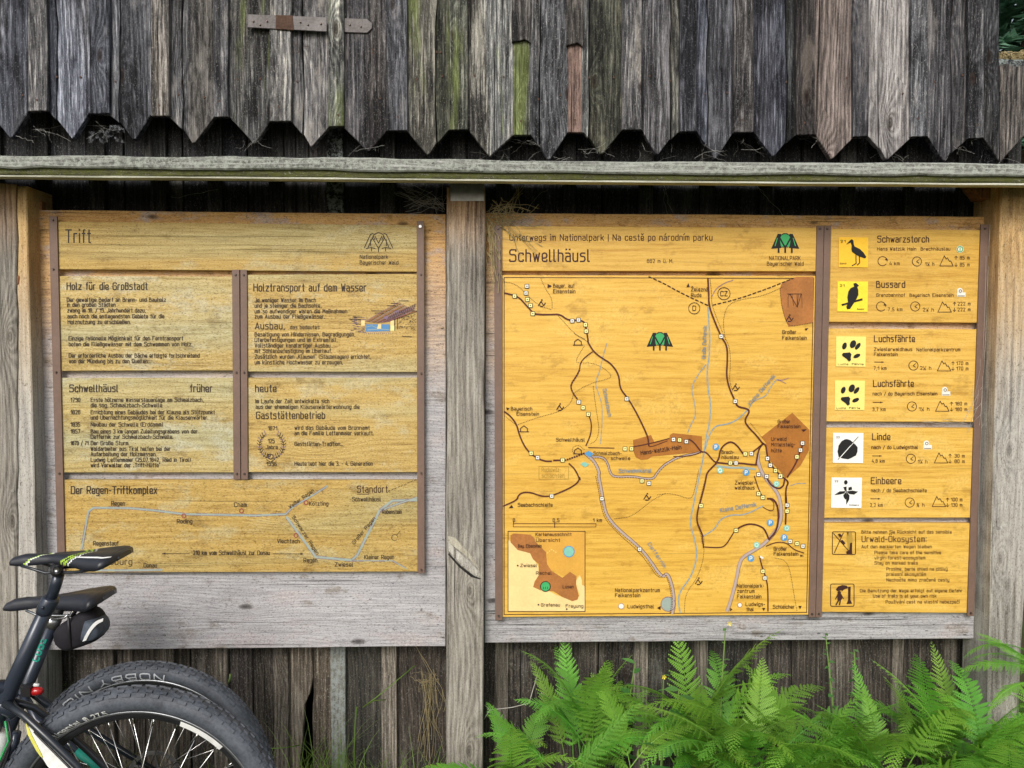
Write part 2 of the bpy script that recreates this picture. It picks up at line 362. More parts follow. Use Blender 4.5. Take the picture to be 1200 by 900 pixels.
def layout(text):
    """polylines in glyph units (cap height 7, baseline 0) and total width"""
    x = 0; res = []
    for ch in text:
        if ch == ' ': x += 3.6; continue
        d = unicodedata.normalize('NFD', ch) if ch not in GL else ch
        g = GL.get(d[0])
        if g is None: x += 2; continue
        wmax = 0
        pls = []
        for st in g.split('/') if g else []:
            sharp = st.startswith('!'); pts = [(int(t[0]), int(t[1], 16)-2) for t in st.lstrip('!').split()]
            wmax = max(wmax, max(p[0] for p in pts))
            if d[0] == 'i' and len(d) > 1 and len(pts) == 1: continue
            pls.append(pts if sharp else round_poly(pts))
        if len(d) > 1:
            up = 9.2 if d[0].isupper() or d[0] in 'dtl' else 7.2
            mid = wmax/2
            if d[1] == '\u0308': pls += [[(mid-1.1, up)], [(mid+1.1, up)]]
            elif d[1] == '\u0301': pls += [[(mid-.4, up-.6), (mid+.9, up+.9)]]
            elif d[1] == '\u030c': pls += [[(mid-1.2, up+.8), (mid, up-.5), (mid+1.2, up+.8)]]
            else: pls += [[(mid, up)]]
        for p in pls: res.append([(x+a, b) for a, b in p])
        x += wmax + 1.9
    return res, max(.1, x-1.9)

class Ink:
    """flat print on a board face: ribbons, dots and filled shapes, in photo pixels on the plane of that face"""
    def __init__(s, Y): s.Y = Y; s.V = []; s.F = []; s.fm = []; s.mats = []; s.lev = 0
    def mi(s, m):
        if m not in s.mats: s.mats.append(m)
        return s.mats.index(m)
    def poly(s, pts, m, lev=0):
        Y = s.Y - .0004 - .00035*lev - .00003*(len(s.F) % 7); o = len(s.V)
        s.V += [P(x, y, Y) for x, y in pts]; s.F.append(tuple(range(o, o+len(pts)))[::-1]); s.fm.append(s.mi(m))
    def line(s, pts, w, m, lev=0, ext=.35):
        if len(pts) == 1: x, y = pts[0]; h = w*.62; return s.poly([(x-h, y-h), (x+h, y-h), (x+h, y+h), (x-h, y+h)], m, lev)
        for a, b in zip(pts, pts[1:]):
            L = math.dist(a, b)
            if L < 1e-5: continue
            dx, dy = (b[0]-a[0])/L, (b[1]-a[1])/L; e = w*ext
            a2 = (a[0]-dx*e, a[1]-dy*e); b2 = (b[0]+dx*e, b[1]+dy*e); nx, ny = -dy*w/2, dx*w/2
            s.poly([(a2[0]+nx, a2[1]+ny), (b2[0]+nx, b2[1]+ny), (b2[0]-nx, b2[1]-ny), (a2[0]-nx, a2[1]-ny)], m, lev)
    def dash(s, pts, w, m, lev=0, on=1.6, off=1.4):
        pos = 0; seg = []
        for a, b in zip(pts, pts[1:]):
            L = math.dist(a, b); t = 0
            while t < L:
                ph = pos % (on+off)
                if ph < on:
                    d = min(on-ph, L-t); f0, f1 = t/L, (t+d)/L
                    s.line([(a[0]+(b[0]-a[0])*f0, a[1]+(b[1]-a[1])*f0), (a[0]+(b[0]-a[0])*f1, a[1]+(b[1]-a[1])*f1)], w, m, lev, 0)
                else: d = min(on+off-ph, L-t)
                d = max(d, 1e-3); t += d; pos += d
    def text(s, t, x0, yb, x1, cap, m, wgt=.115, lev=0, y1=None):
        pls, W = layout(t); sy = cap/7; sx = (math.dist((x0, yb), (x1, y1 if y1 is not None else yb)))/W
        ang = math.atan2((y1-yb), (x1-x0)) if y1 is not None else 0; ca, sa = math.cos(ang), math.sin(ang)
        for p in pls:
            s.line([(x0+ca*a*sx+sa*b*sy, yb+sa*a*sx-ca*b*sy) for a, b in p], cap*wgt*1.08, m, lev)
    def circle(s, x, y, r, w, m, lev=0, n=16, gap=0):
        s.line([(x+r*math.cos(2*PI*k/n), y+r*math.sin(2*PI*k/n)) for k in range(gap, n+1)], w, m, lev)
    def disc(s, x, y, r, m, lev=0, n=14): s.poly([(x+r*math.cos(2*PI*k/n), y+r*math.sin(2*PI*k/n)) for k in range(n)], m, lev)
    def build(s, name, parent):
        return mesh_obj(name, s.V, s.F, s.mats, parent, s.fm)
ZO = {'1':(570,220,5),'2':(770,220,5),'3':(580,390,5.295),'4':(770,390,5.295),'5':(580,550,5),'6':(770,550,5),'7':(810,510,6.92),
      'a':(955,250,5.714),'b':(955,380,5.714),'c':(955,490,5.714),'d':(955,605,5.714),'L':(0,220,3.913),'M':(280,220,3.913),'N':(0,430,3.333),'O':(280,430,3.333),'i':(590,610,7.826),'p':(400,340,12),
      'h':(740,480,5.4545)}
def zz(k, s):
    """survey notes: points read off an enlarged detail k of the photograph"""
    ox, oy, f = ZO[k]; r = []
    for t in s.split():
        a, b = t.split(','); r.append((ox+float(a)/f, oy+float(b)/f))
    return r
def smooth_line(p, it=2):
    for _ in range(it):
        if len(p) < 3: return p
        q = [p[0]]
        for a, b in zip(p, p[1:]):
            q += [(a[0]*.75+b[0]*.25, a[1]*.75+b[1]*.25), (a[0]*.25+b[0]*.75, a[1]*.25+b[1]*.75)]
        q.append(p[-1]); p = q
    return p
def zs(*a):
    p = []
    for k, s in zip(a[::2], a[1::2]): p += zz(k, s)
    return smooth_line(p)
def flat(name, col, rough=.6, amt=.12): return plain(name, col, rough, 0, .3, 120, amt, .05)
K = {'burn': flat('burnt_lettering', (.045, .014, .010)), 'burn2': flat('aged_lettering', (.035, .022, .016)), 'brown': flat('brown_route_ink', (.09, .022, .012)),
     'black': flat('black_ink', (.012, .012, .012)), 'red': flat('red_brown_ink', (.30, .07, .05)), 'blue': flat('blue_grey_river_ink', (.30, .36, .34)), 'blue2': flat('river_text_ink', (.16, .24, .30)),
     'grey': flat('grey_road_ink', (.42, .33, .30)), 'white': flat('white_marker_ink', (.78, .76, .68)), 'yel': flat('yellow_marker_ink', (.85, .80, .32)), 'pblue': flat('parking_blue_ink', (.08, .28, .52)),
     'teal': flat('teal_ink', (.22, .52, .42)), 'area': flat('brown_area_ink', (.36, .135, .022), amt=.3), 'area2': flat('red_brown_area_ink', (.37, .145, .038), amt=.3), 'orange': flat('orange_area_ink', (.64, .34, .055)),
     'light': flat('light_area_ink', (.80, .60, .27)), 'green': flat('logo_green_ink', (.05, .36, .12)), 'olive': flat('faint_olive_ink', (.40, .25, .04)),
     'plaque_o': flat('orange_plaque', (.86, .50, .035)), 'plaque_y': flat('yellow_plaque', (.88, .68, .045)), 'plaque_p': flat('pale_yellow_plaque', (.88, .72, .20)), 'plaque_w': flat('white_plaque', (.80, .80, .76)),
     'deepblue': flat('deep_blue_ink', (.09, .24, .46)), 'skyblue': flat('faded_blue_ink', (.30, .36, .32)), 'violet': flat('violet_ink', (.22, .14, .20))}
# ------------------------------------------------------------------ ground
GZ = lambda y: -.045 if y > -.3 else (-.045 + .03*min(1, (-.3-y)/.25))
def ground():
    V = []; F = []; n = 60
    xs = [-300, -80, -20, -8] + [-6+i*.3 for i in range(41)] + [8, 20, 80, 300]
    ys = [-300, -60, -15, -6] + [-4+i*.3 for i in range(20)] + [2.4, 5, 8, 12, 18, 28, 45, 80, 300]
    for y in ys:
        for x in xs:
            h = random.uniform(-.012, .012) if abs(x) < 7 and -5 < y < 2.2 else 0
            hill = max(0, y-9)*.30 if y < 80 else 21.3
            V.append((x, y, h + hill + GZ(y)))
    w_ = len(xs)
    for j in range(len(ys)-1):
        for i in range(w_-1): F.append((j*w_+i, j*w_+i+1, (j+1)*w_+i+1, (j+1)*w_+i))
    s = NT('trodden_meadow_ground'); tc = s.n('ShaderNodeTexCoord').outputs['Object']
    a = s.noise(tc, 3, 6, .65); b = s.noise(tc, 60, 5, .7)
    col = s.mix(s.map(a, .4, .6), s.mix(b, (.05, .035, .02), (.14, .10, .06)), s.mix(b, (.03, .055, .012), (.10, .14, .035)))
    m = s.finish(col, .95, b, .8, .02)
    tag(mesh_obj('ground', V, F, m), kind='structure')
ground()

# ------------------------------------------------------------------ shed
WY = 0.11                                   # face of the lower wall boards
XR = P(1169.5, 40, WY+.03).x                     # right-hand corner of the shed
shed = thing('wooden_shed', (0, WY, 0), 'grey weathered timber shed wall behind both information boards, pointed cladding boards above', 'shed')
ZTOP = 2.75
zU = P(600, 120, WY).z                      # the lower wall runs up behind the pointed boards
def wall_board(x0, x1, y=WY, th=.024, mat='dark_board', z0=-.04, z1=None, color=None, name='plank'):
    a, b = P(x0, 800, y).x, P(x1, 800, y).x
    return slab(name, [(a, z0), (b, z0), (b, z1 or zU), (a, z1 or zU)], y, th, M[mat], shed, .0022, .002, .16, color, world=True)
bats = [(-60, -44), (-2, 16), (54, 70), (115, 133), (186, 204), (250, 267), (320, 337), (387, 405), (447, 465), (528, 545), (580, 596), (655, 671), (743, 759), (812, 829), (881, 898), (972, 990), (1046, 1058), (1106, 1120), (1163, 1178)]
edges = [-130] + [(a+b)/2 for a, b in bats] + [1176]
for i in range(len(edges)-1):
    a, b = edges[i]+.7, edges[i+1]-.7
    g = random.uniform(.75, 1.15); t = random.uniform(-.06, .08)
    if 320 < a < 335:                       # the board with the rotten split
        xa, xm, xc, xb = (P(v, 800, WY).x for v in (a, 366.6, 355, b))
        z1, z2, z3 = P(0, 815, WY).z, P(0, 832, WY).z, P(0, 893, WY).z
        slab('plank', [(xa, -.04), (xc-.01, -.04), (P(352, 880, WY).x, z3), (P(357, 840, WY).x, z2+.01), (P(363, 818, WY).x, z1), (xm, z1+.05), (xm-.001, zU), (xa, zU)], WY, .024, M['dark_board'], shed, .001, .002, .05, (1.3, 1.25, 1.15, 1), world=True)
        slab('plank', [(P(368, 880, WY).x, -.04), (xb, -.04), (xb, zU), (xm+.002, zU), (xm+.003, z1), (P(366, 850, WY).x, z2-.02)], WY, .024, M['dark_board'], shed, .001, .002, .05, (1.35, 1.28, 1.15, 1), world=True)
        continue
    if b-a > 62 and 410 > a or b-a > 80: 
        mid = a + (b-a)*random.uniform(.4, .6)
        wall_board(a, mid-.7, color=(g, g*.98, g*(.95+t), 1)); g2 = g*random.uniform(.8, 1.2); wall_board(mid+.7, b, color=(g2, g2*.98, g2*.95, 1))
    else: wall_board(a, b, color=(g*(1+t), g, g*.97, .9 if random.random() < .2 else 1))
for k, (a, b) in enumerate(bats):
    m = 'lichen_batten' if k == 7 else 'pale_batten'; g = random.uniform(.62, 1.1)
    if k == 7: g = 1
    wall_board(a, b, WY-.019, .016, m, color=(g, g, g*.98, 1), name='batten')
# dirty dark skirt of brown boards right of the centre is only a matter of tint: kept in the boards above

# upper cladding: wide boards with pointed feet, cover battens over their joints
UY = 0.0
flats = [(-40, -18, 128), (33, 55, 130), (105, 128, 133), (177, 198, 136), (250, 267, 137), (316, 341, 142), (385, 403, 148), (453, 477, 153), (527, 548, 152), (601, 622, 158), (665, 683, 155), (729, 752, 152), (797, 817, 154), (860, 883, 155), (933, 955, 158), (1000, 1018, 160), (1068, 1087, 160), (1135, 1153, 162)]
tips = [(13, 162), (85, 162), (157, 163), (227, 167), (298, 167), (365, 173), (432, 177), (502, 180), (575, 183), (643, 187), (705, 180), (770, 182), (838, 185), (907, 184), (975, 187), (1040, 185), (1107, 189)]
tint = [(.78, .82, .95, 1), (.80, .84, .98, 1), (.85, .86, .92, 1), (.95, .93, .92, 1), (1.1, 1.07, .98, .72), (1.0, .96, .92, .90), (.82, .78, .78, .80), (1.0, 1.0, .90, .55), (1.15, 1.15, 1.06, .75),
        (1.0, 1.0, 1.0, .90), (1.0, 1.0, .92, .78), (.74, .75, .84, .96), (.66, .70, .84, 1), (.55, .58, .72, 1), (.88, .78, .76, 1), (.92, .93, .98, 1), (.78, .75, .76, 1)]
rt = random.Random(21)
SPL = {1: 66, 2: 140, 3: 214, 5: 355, 7: 512, 9: 632, 10: 690, 11: 786, 12: 829, 13: 921, 15: 1030, 16: 1115}
zt_px = -420
for i, (tx, ty) in enumerate(tips):
    l, r = flats[i], flats[i+1]
    cl, crr = (l[0]+l[1])/2+1.0, (r[0]+r[1])/2-1.0
    pts = [(cl, zt_px), (crr, zt_px), (crr, r[2]), (r[0], r[2]), (tx+1, ty), (tx-1, ty), (l[1], l[2]), (cl, l[2])]
    mat = 'pale_board' if i in (14, 15) else 'grey_board'
    ty += rt.uniform(-1.5, 1.5)
    pts = [(cl, zt_px), (crr, zt_px), (crr, r[2]), (r[0]+rt.uniform(-1, 1), r[2]+rt.uniform(-1, 1)), (tx+rt.uniform(.8, 2.5), ty-rt.uniform(0, 2)), (tx-rt.uniform(.8, 2), ty), (l[1]+rt.uniform(-1, 1), l[2]+rt.uniform(-1, 1)), (cl, l[2])]
    if i in SPL:                        # split down its length: two pieces with a ragged gap
        xs = SPL[i]; g = .9
        yb = (ty-2 - (ty-l[2])*abs(xs-tx)/(tx-l[1])) if xs < tx else (ty-2 - (ty-r[2])*abs(xs-tx)/(r[0]-tx))
        wv = [(rt.uniform(-1.6, 1.6), y_) for y_ in (-60, 0, 30, 60, 90, 120)]
        L_ = [pts[0]] + [(xs-g, zt_px)] + [(xs-g*rt.uniform(.3, 1.3)+w_, y_) for w_, y_ in wv] + [(xs-g, yb)]
        R_ = [(xs+g, zt_px), pts[1], pts[2], pts[3]]
        if xs < tx: R_ += [pts[4], pts[5], (xs+g, yb)]; L_ += [pts[6], pts[7]]
        else: R_ += [(xs+g, yb)]; L_ += [pts[4], pts[5], pts[6], pts[7]]
        R_ += [(xs+g*rt.uniform(.3, 1.3)+w_, y_) for w_, y_ in wv[::-1]]
        bw = rt.choice((0, 0, 1)) and i < 14; t2 = tuple(min(1.5, v*rt.choice((.68, .82, 1.12, 1.2))) for v in tint[i][:1])*3; t2 = (tint[i][0]*t2[0]/tint[i][0], tint[i][1]*t2[0]/tint[i][0], tint[i][2]*t2[0]/tint[i][0]*(.80 if bw else 1), tint[i][3])
        slab('pointed_plank', L_, UY, .022, M[mat], shed, .0010, .0015, .075, tint[i]); slab('pointed_plank', R_, UY+.0015, .022, M[mat], shed, .0010, .0015, .075, t2)
        continue
    slab('pointed_plank', pts, UY, .022, M[mat], shed, .0022, .002, .05, tint[i])
slab('pointed_plank', [(1145, zt_px), (1170.5, zt_px), (1171.3, 189), (1153, 162), (1145, 162)], UY, .022, M['grey_board'], shed, .001, .002, .05, (.6, .6, .62, 1))
# last, shorter pointed board at the corner: broken off, so the open air shows above it
slab('broken_plank', [(1172.3, 76), (1180, 74), (1190, 78), (1212, 75), (1212, 130), (1201, 158), (1172.6, 190)], UY, .022, M['pale_board'], shed, .001, .002, .05, (.85, .82, .80, 1))['label'] = 'pale short broken-off board at the corner of the shed'
btint = [(.8, .84, .95, 1), (1.0, .96, .92, 1), (.8, .84, .95, 1), (1.1, 1.05, 1.0, 1), (1.0, .97, .95, 1), (1.35, 1.30, 1.2, .85), (1.15, 1.15, 1.0, .45), (.95, .95, 1.0, 1), (1.05, 1.1, .9, .55), (.8, .78, .78, 1), (.95, .9, .88, 1), (1.15, 1.1, 1.05, .9), (.6, .6, .66, 1), (.75, .74, .78, 1), (.55, .48, .44, 1), (.5, .48, .5, 1), (1.4, 1.4, 1.42, 1), (1.05, 1.03, 1.02, 1)]
for i, (a, b, y) in enumerate(flats):
    yb = y; dx = 0
    if i in (9, 10):
        brk = 48 if i == 9 else 52
        slab('batten', [(a-1, zt_px), (b, zt_px), (b, brk+2), (b-6, brk-2), (a-1, brk+1)], UY-.015, .013, M['grey_board'], shed, .001, .0015, .07, btint[i])
        slab('joint_board', [(a+1, brk-10), (b-1, brk-10), (b-1, y), (a+1, y)], UY-.003, .018, M['pale_board' if i == 10 else 'grey_board'], shed, .0008, .0015, .07, (.85, .62, .56, 1) if i == 10 else (1.3, 1.3, 1.0, .38))['label'] = 'pinkish bare board where the batten broke off' if i == 10 else 'green mossy board where the batten broke off'
    else:
        slab('batten', [(a, zt_px), (b, zt_px), (b, y-.5), (a, y)], UY-.015, .013, M['grey_board'], shed, .0014, .0015, .07, btint[i])
# strap hinge
def hinge_bar(pts, Y, th=.004, mat='hinge'): return slab('strap_hinge', pts, Y, th, M[mat], shed, .0003, .001, .2)
h1 = hinge_bar([(290, 16.5), (383, 20), (383, 37), (290, 32)], UY-.0195)
h2 = h1
h3 = hinge_bar([(402, 21), (430, 22), (436, 27), (436, 33), (430, 38.5), (402, 37.5)], UY-.006)
h4 = slab('strap_hinge', [(323, 17.4), (343, 18), (344, 35.4), (323, 34)], UY-.0215, .0018, M['rust'], shed, .0006, .001, .02)
scr = disc_y((0, 0, 0), .0042, .004, 10)
def bolt(px, py, Y, parent, mat='screw', r=1.0):
    p = P(px, py, Y)
    V, F = disc_y((0, 0, 0), .0046*r, .006, 12)
    key = mat
    if key not in SCREW:
        bm = bmesh.new(); vs = [bm.verts.new(v) for v in V]
        for f in F: bm.faces.new([vs[i] for i in f])
        bmesh.ops.recalc_face_normals(bm, faces=bm.faces)
        # domed head with a slot cut as two half domes
        for v in bm.verts:
            if v.co.y < .001: v.co.x *= .72; v.co.z *= .72
        me = bpy.data.meshes.new('screw'); bm.to_mesh(me); bm.free(); me.materials.append(M[mat]); SCREW[key] = me
    o = bpy.data.objects.new('screw', SCREW[key]); C.objects.link(o); o.scale = (r, r, r)
    o.location = p + Vector((0, -.0045, 0)) - worldloc(parent); o.parent = parent
    return o
SCREW = {}
for p, h in (((297, 25), h1), ((305, 29), h1), ((313, 25), h1), ((352, 26), h2), ((361, 29), h2), ((376, 28), h2), ((410, 29), h3), ((423, 31), h3)):
    bolt(*p, (UY-.0195) if p[0] < 390 else (UY-.006), h, 'screw', .85)
# rusty bent nails under the hinge
V, F = join(*[tube([P(x, y, UY-.004), P(x2, y2, UY-.012)], .0009, 5) for x, y, x2, y2 in ((336, 50, 348, 53), (337, 56, 346, 62), (348, 49, 350, 62), (355, 54, 363, 55), (341, 47, 342, 64))])
mesh_obj('nail', V, F, M['rust'], shed)
V, F = join(*[disc_y(P(x, y, UY-.0015), .0035, .003, 8) for x, y in ((437, 62), (512, 61), (437, 58), (516, 61))])
mesh_obj('nail', V, F, M['rust'], shed)
NH = bpy.data.meshes.new('nail_head'); _v, _f = disc_y((0, 0, 0), .0032, .003, 8); NH.from_pydata([tuple(q) for q in _v], [], _f); NH.materials.append(M['rust'])
rn = random.Random(4)
for i, (tx, ty) in enumerate(tips):
    l, r = flats[i], flats[i+1]
    for x in (l[1]+rn.uniform(6, 12), r[0]-rn.uniform(6, 12)):
        if rn.random() < .8:
            o = bpy.data.objects.new('nail', NH); C.objects.link(o); o.location = P(x, rn.uniform(88, 96) if i % 3 else rn.uniform(108, 116), UY-.002) - shed.location; o.parent = shed
for a, b, y in flats:
    if rn.random() < .7:
        o = bpy.data.objects.new('nail', NH); C.objects.link(o); o.location = P((a+b)/2+rn.uniform(-2, 2), y-rn.uniform(12, 22), UY-.0165) - shed.location; o.parent = shed
# rest of the building behind what the photo shows
D = 2.6
bk = lambda nm, vs, m='dark_board': mesh_obj(nm, vs, [(0, 1, 2, 3), (7, 6, 5, 4), (0, 4, 5, 1), (1, 5, 6, 2), (2, 6, 7, 3), (3, 7, 4, 0)], M[m], shed)
def hexa(x0, y0, z0, x1, y1, z1): return [(x0, y0, z0), (x1, y0, z0), (x1, y0, z1), (x0, y0, z1), (x0, y1, z0), (x1, y1, z0), (x1, y1, z1), (x0, y1, z1)]
XL = P(-125, 760, WY).x
for xa_ in (XR-.03, XL):
    V = [(xa_+dx, y_, z_) for dx in (0, .03) for y_, z_ in ((WY+.03, .0), (WY+D, .0), (WY+D, 2.58), (WY+.03, 3.70))]
    mesh_obj('side_wall', V, [(0, 1, 2, 3), (7, 6, 5, 4), (0, 4, 5, 1), (1, 5, 6, 2), (2, 6, 7, 3), (3, 7, 4, 0)], M['dark_board'], shed)
V = [(x_, y_, z_+dz) for dz in (0, .04) for x_, y_, z_ in ((XL-.25, UY-.12, 3.83), (XR+.25, UY-.12, 3.83), (XR+.25, WY+D+.25, 2.58), (XL-.25, WY+D+.25, 2.58))]
mesh_obj('roof', V, [(3, 2, 1, 0), (4, 5, 6, 7), (0, 1, 5, 4), (1, 2, 6, 5), (2, 3, 7, 6), (3, 0, 4, 7)], M['grey_board'], shed)
bk('back_wall', hexa(XL, WY+D, .0, XR, WY+D+.03, 2.56))
bk('floor', hexa(XL+.04, WY+.03, .0, XR-.04, WY+D-.01, .03))
bk('ceiling', hexa(XL, UY+.03, 2.45, XR-.1, WY+D, 2.48))
# near-black sheet added high up so the cladding gaps look dark
bk('shade_sheet', hexa(XL, UY+.026, P(600, 118, .03).z, P(1150, 100, .03).x, UY+.034, 3.74), 'void_board')

# ------------------------------------------------------------------ canopy over the boards
can = thing('canopy', (P(600, 200, -.2).x, -.2, P(600, 213, -.2).z), 'long narrow lichened canopy board sheltering both information boards', 'canopy')
CYF = -.20
slab('fascia_board', [(-90, 181.5), (300, 183.5), (700, 188.5), (1290, 191.5), (1290, 206.5), (700, 203), (300, 198), (-90, 195.5)], CYF, .045, M['edge'], can, .0026, .004, .022)
slab('edge_strip', [(-90, 195), (300, 197.5), (700, 202), (1290, 206), (1290, 215), (700, 211.5), (300, 207.5), (-90, 204.5)], CYF+.012, .05, M['moss_edge'], can, .0022, .003, .025)
slab('drip_strip', [(-90, 204.4), (300, 207.2), (700, 211.4), (1290, 215.4), (1290, 217.8), (700, 213.6), (300, 209.4), (-90, 206.6)], CYF-.002, .03, M['pale_edge'], can, .0006, .001, .04)
zc = P(600, 210, CYF).z
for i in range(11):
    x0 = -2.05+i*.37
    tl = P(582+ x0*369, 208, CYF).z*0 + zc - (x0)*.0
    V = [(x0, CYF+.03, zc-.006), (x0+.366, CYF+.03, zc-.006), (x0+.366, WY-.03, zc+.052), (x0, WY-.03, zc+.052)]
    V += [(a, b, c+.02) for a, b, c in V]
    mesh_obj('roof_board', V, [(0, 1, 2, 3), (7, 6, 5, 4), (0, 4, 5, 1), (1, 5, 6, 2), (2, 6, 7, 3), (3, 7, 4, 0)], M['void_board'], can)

# ------------------------------------------------------------------ posts
def post(name, pts, Y, th, mat, label, side=None):
    a = P(*pts[2], Y); t = thing(name, (a.x, Y, 0), label, 'post', 'timber posts that carry the boards')
    b = slab('beam', pts, Y, th, M[mat], t, .0012, .003, .12)
    return t
CP = P(545, 700, -.055)
t = post('timber_post', [(523.5, 219), (568.5, 219), (565.5, 1015), (523, 1015)], -.055, .15, 'post', 'square grey timber post with a metal cap standing between the two boards')
slab('metal_cap', [(527.5, 214), (568, 214), (567.5, 235.5), (528, 235.5)], -.058, .002, M['zinc'], t, .0001, .0004, .3)
V, F = disc_y(P(545.5, 219, -.0605), .0035, .003, 10); mesh_obj('screw', V, F, M['bright_screw'], t)
# long sliver torn from the post face, and the pale bare hollow above it
slab('splinter', [(524.5, 634), (535, 645), (550, 658), (562, 671), (563.5, 676), (556, 674), (541, 662), (526, 646)], -.0585, .004, M['post_pale'], t, .0005, .001, .02, (1.35, 1.35, 1.33, 1))
slab('splinter', [(524.5, 628), (533, 630), (546, 644), (556, 656), (562, 668), (551, 656), (538, 645), (526, 636)], -.0565, .0025, M['post_pale'], t, .0005, .001, .02, (1.15, 1.12, 1.0, 1))
slab('split', [(526, 648), (540, 663), (556, 675), (564, 678), (562, 679), (552, 676.2), (538, 664.8), (525, 650)], -.0557, .002, M['void_board'], t, .0003, .0003, .02)  # near-black slab paints the shadow gap below the splinter
post('timber_post', [(-70, 214), (31, 218), (42, 660), (45, 1010), (-70, 1010)], -.06, .13, 'post_pale', 'broad hewn timber post at the left edge behind the bicycles')
lp = [o for o in C.objects if o.name.startswith('timber_post')][-1]
slab('weather_strip', [(-70, 212), (19, 216), (20, 640), (21, 1010), (-70, 1010)], -.066, .006, M['post'], lp, .003, .002, .05)
V, F = disc_y(P(14.5, 575, -.068), .005, .004, 10); mesh_obj('screw', V, F, M['bright_screw'], lp)
slab('knot', [(8, 324), (14, 318), (23, 324), (22, 333), (13, 336)], -.0625, .003, M['post_side'], lp, .001, .002, .01)
slab('side_board', [(40, 232), (49.0, 236), (56, 1000), (46, 1000)], .004, .02, M['post_side'], lp, .001, .002, .1)
post('timber_post', [(1173, 216), (1250, 216), (1214, 500), (1197, 760), (1187, 1010), (1152, 1010), (1159, 760), (1164, 560)], -.078, .13, 'post_pale', 'rough grey timber post at the right edge beside the path signs')
rp = [o for o in C.objects if o.name.startswith('timber_post')][-1]
slab('side_board', [(1149, 232), (1171, 232), (1163, 500), (1155, 760), (1149, 1010), (1135, 1010), (1138, 757), (1146.5, 742), (1157, 500)], .034, .02, M['post_side'], rp, .001, .002, .1)
slab('side_board', [(1135, 214), (1250, 214), (1250, 233), (1150, 233)], -.03, .05, M['post_side'], rp, .001, .002, .1)
V, F = disc_y(P(1170.5, 619, -.080), .006, .004, 12, .0028); mesh_obj('screw', V, F, M['zinc'], rp)

# ------------------------------------------------------------------ the two information boards
PY = -.022                                                   # face of the lettered panels
left = thing('information_board', P(290, 757, 0), 'older faded information board titled Trift, left of the centre post', 'information board')
right = thing('information_board', P(857, 749, 0), 'bright yellow information board with a trail map and side column of trails', 'information board')
slab('backing_board', [(41.5, 246), (522.6, 251), (522, 757.5), (54, 762)], 0, .028, M['backing'], left, .0008, .002, .12)
slab('backing_board', [(569, 249.5), (1168, 254), (1146, 748.5), (568, 753.5)], 0, .028, M['backing'], right, .0008, .002, .12)
def panel(par, pts, label, mat, color=None):
    o = slab('panel', pts, PY, .021, M[mat], par, .0003, .0012, .15, color); o['label'] = label; return o
LP = {
 'head': panel(left, [(66, 259.5), (489, 264), (489, 318.5), (67, 315.5)], 'faded title panel lettered Trift', 'old_panel', (.97, .90, .72, 1)),
 'city': panel(left, [(68, 323.5), (273, 324), (273, 434.2), (70, 434.7)], 'faded panel lettered Holz für die Großstadt', 'old_panel', (1.05, 1.06, 1.05, 1)),
 'water': panel(left, [(289, 322), (489, 321), (489.5, 436), (289.5, 435.5)], 'faded panel with a drawing of timber rafting in a channel', 'old_panel', (1.08, 1.02, .88, 1)),
 'past': panel(left, [(72, 442.8), (273.5, 442.8), (274, 553.8), (74, 553.8)], 'faded greenish panel of dates lettered Schwellhäusl früher', 'old_panel', (1.0, 1.06, 1.12, 1)),
 'today': panel(left, [(290.5, 442.6), (489.5, 442.6), (490, 553.4), (291, 553.4)], 'faded panel lettered heute with a laurel wreath', 'old_panel', (1.05, 1.0, .86, 1)),
 'river': panel(left, [(75, 562.5), (490, 562.8), (491, 670), (77, 671)], 'long faded panel with a river diagram', 'old_panel', (.98, .90, .68, 1))}
RP = {
 'head': panel(right, [(588, 264.8), (958, 267), (957.8, 318), (588.2, 317.4)], 'yellow title panel lettered Schwellhäusl', 'panel', (.93, .92, .95, 1)),
 'map': panel(right, [(588.6, 322.3), (957.6, 323.4), (948, 720.5), (588.8, 723.2)], 'large yellow panel with an engraved trail map', 'panel', (1.0, .98, .92, 1)),
 'a': panel(right, [(974, 268.2), (1150, 269.6), (1145.6, 378.3), (971.5, 377.3)], 'yellow panel for the stork and buzzard trails', 'panel', (.93, .92, .96, 1)),
 'b': panel(right, [(970.8, 385), (1145, 385.8), (1141.5, 494.6), (968, 494)], 'yellow panel for the two lynx track trails', 'panel', (1.02, 1.03, 1.15, 1)),
 'c': panel(right, [(967.6, 501.4), (1141, 501.4), (1137.4, 606.6), (965.2, 607)], 'yellow panel for the lime leaf and herb trails', 'panel', (1.02, 1.03, 1.1, 1)),
 'd': panel(right, [(965, 613), (1137.6, 613.4), (1134.5, 718.4), (962.2, 717.2)], 'yellow panel of forest rules with two pictograms', 'panel', (1.02, 1.04, 1.12, 1))}
def strip(par, pts, color=None): return slab('metal_strip', pts, PY-.006, .0055, M['rust_steel'], par, .0002, .0006, .3, color)
S1 = strip(left, [(57, 253), (66.6, 253.5), (76.5, 672.5), (67.5, 672.5)])
S2 = strip(left, [(271.8, 316), (280.4, 316), (281.7, 562), (273.6, 562)])
S3 = strip(left, [(281.6, 316), (289.3, 316), (290.4, 562), (282.6, 562)])
S4 = strip(left, [(488.3, 259), (496.8, 259), (497.6, 672), (489.2, 672)])
S5 = strip(right, [(579, 264), (588.4, 264), (589, 727), (580.3, 727)])
S6 = strip(right, [(957.6, 264.5), (965.6, 264.5), (955.6, 723.5), (947.8, 723.5)])
S7 = strip(right, [(966.2, 264.5), (974.2, 264.5), (963.2, 723.5), (956.2, 723.5)])
S8 = strip(right, [(1149.8, 263), (1159.6, 263), (1141.6, 722), (1133.8, 722)])
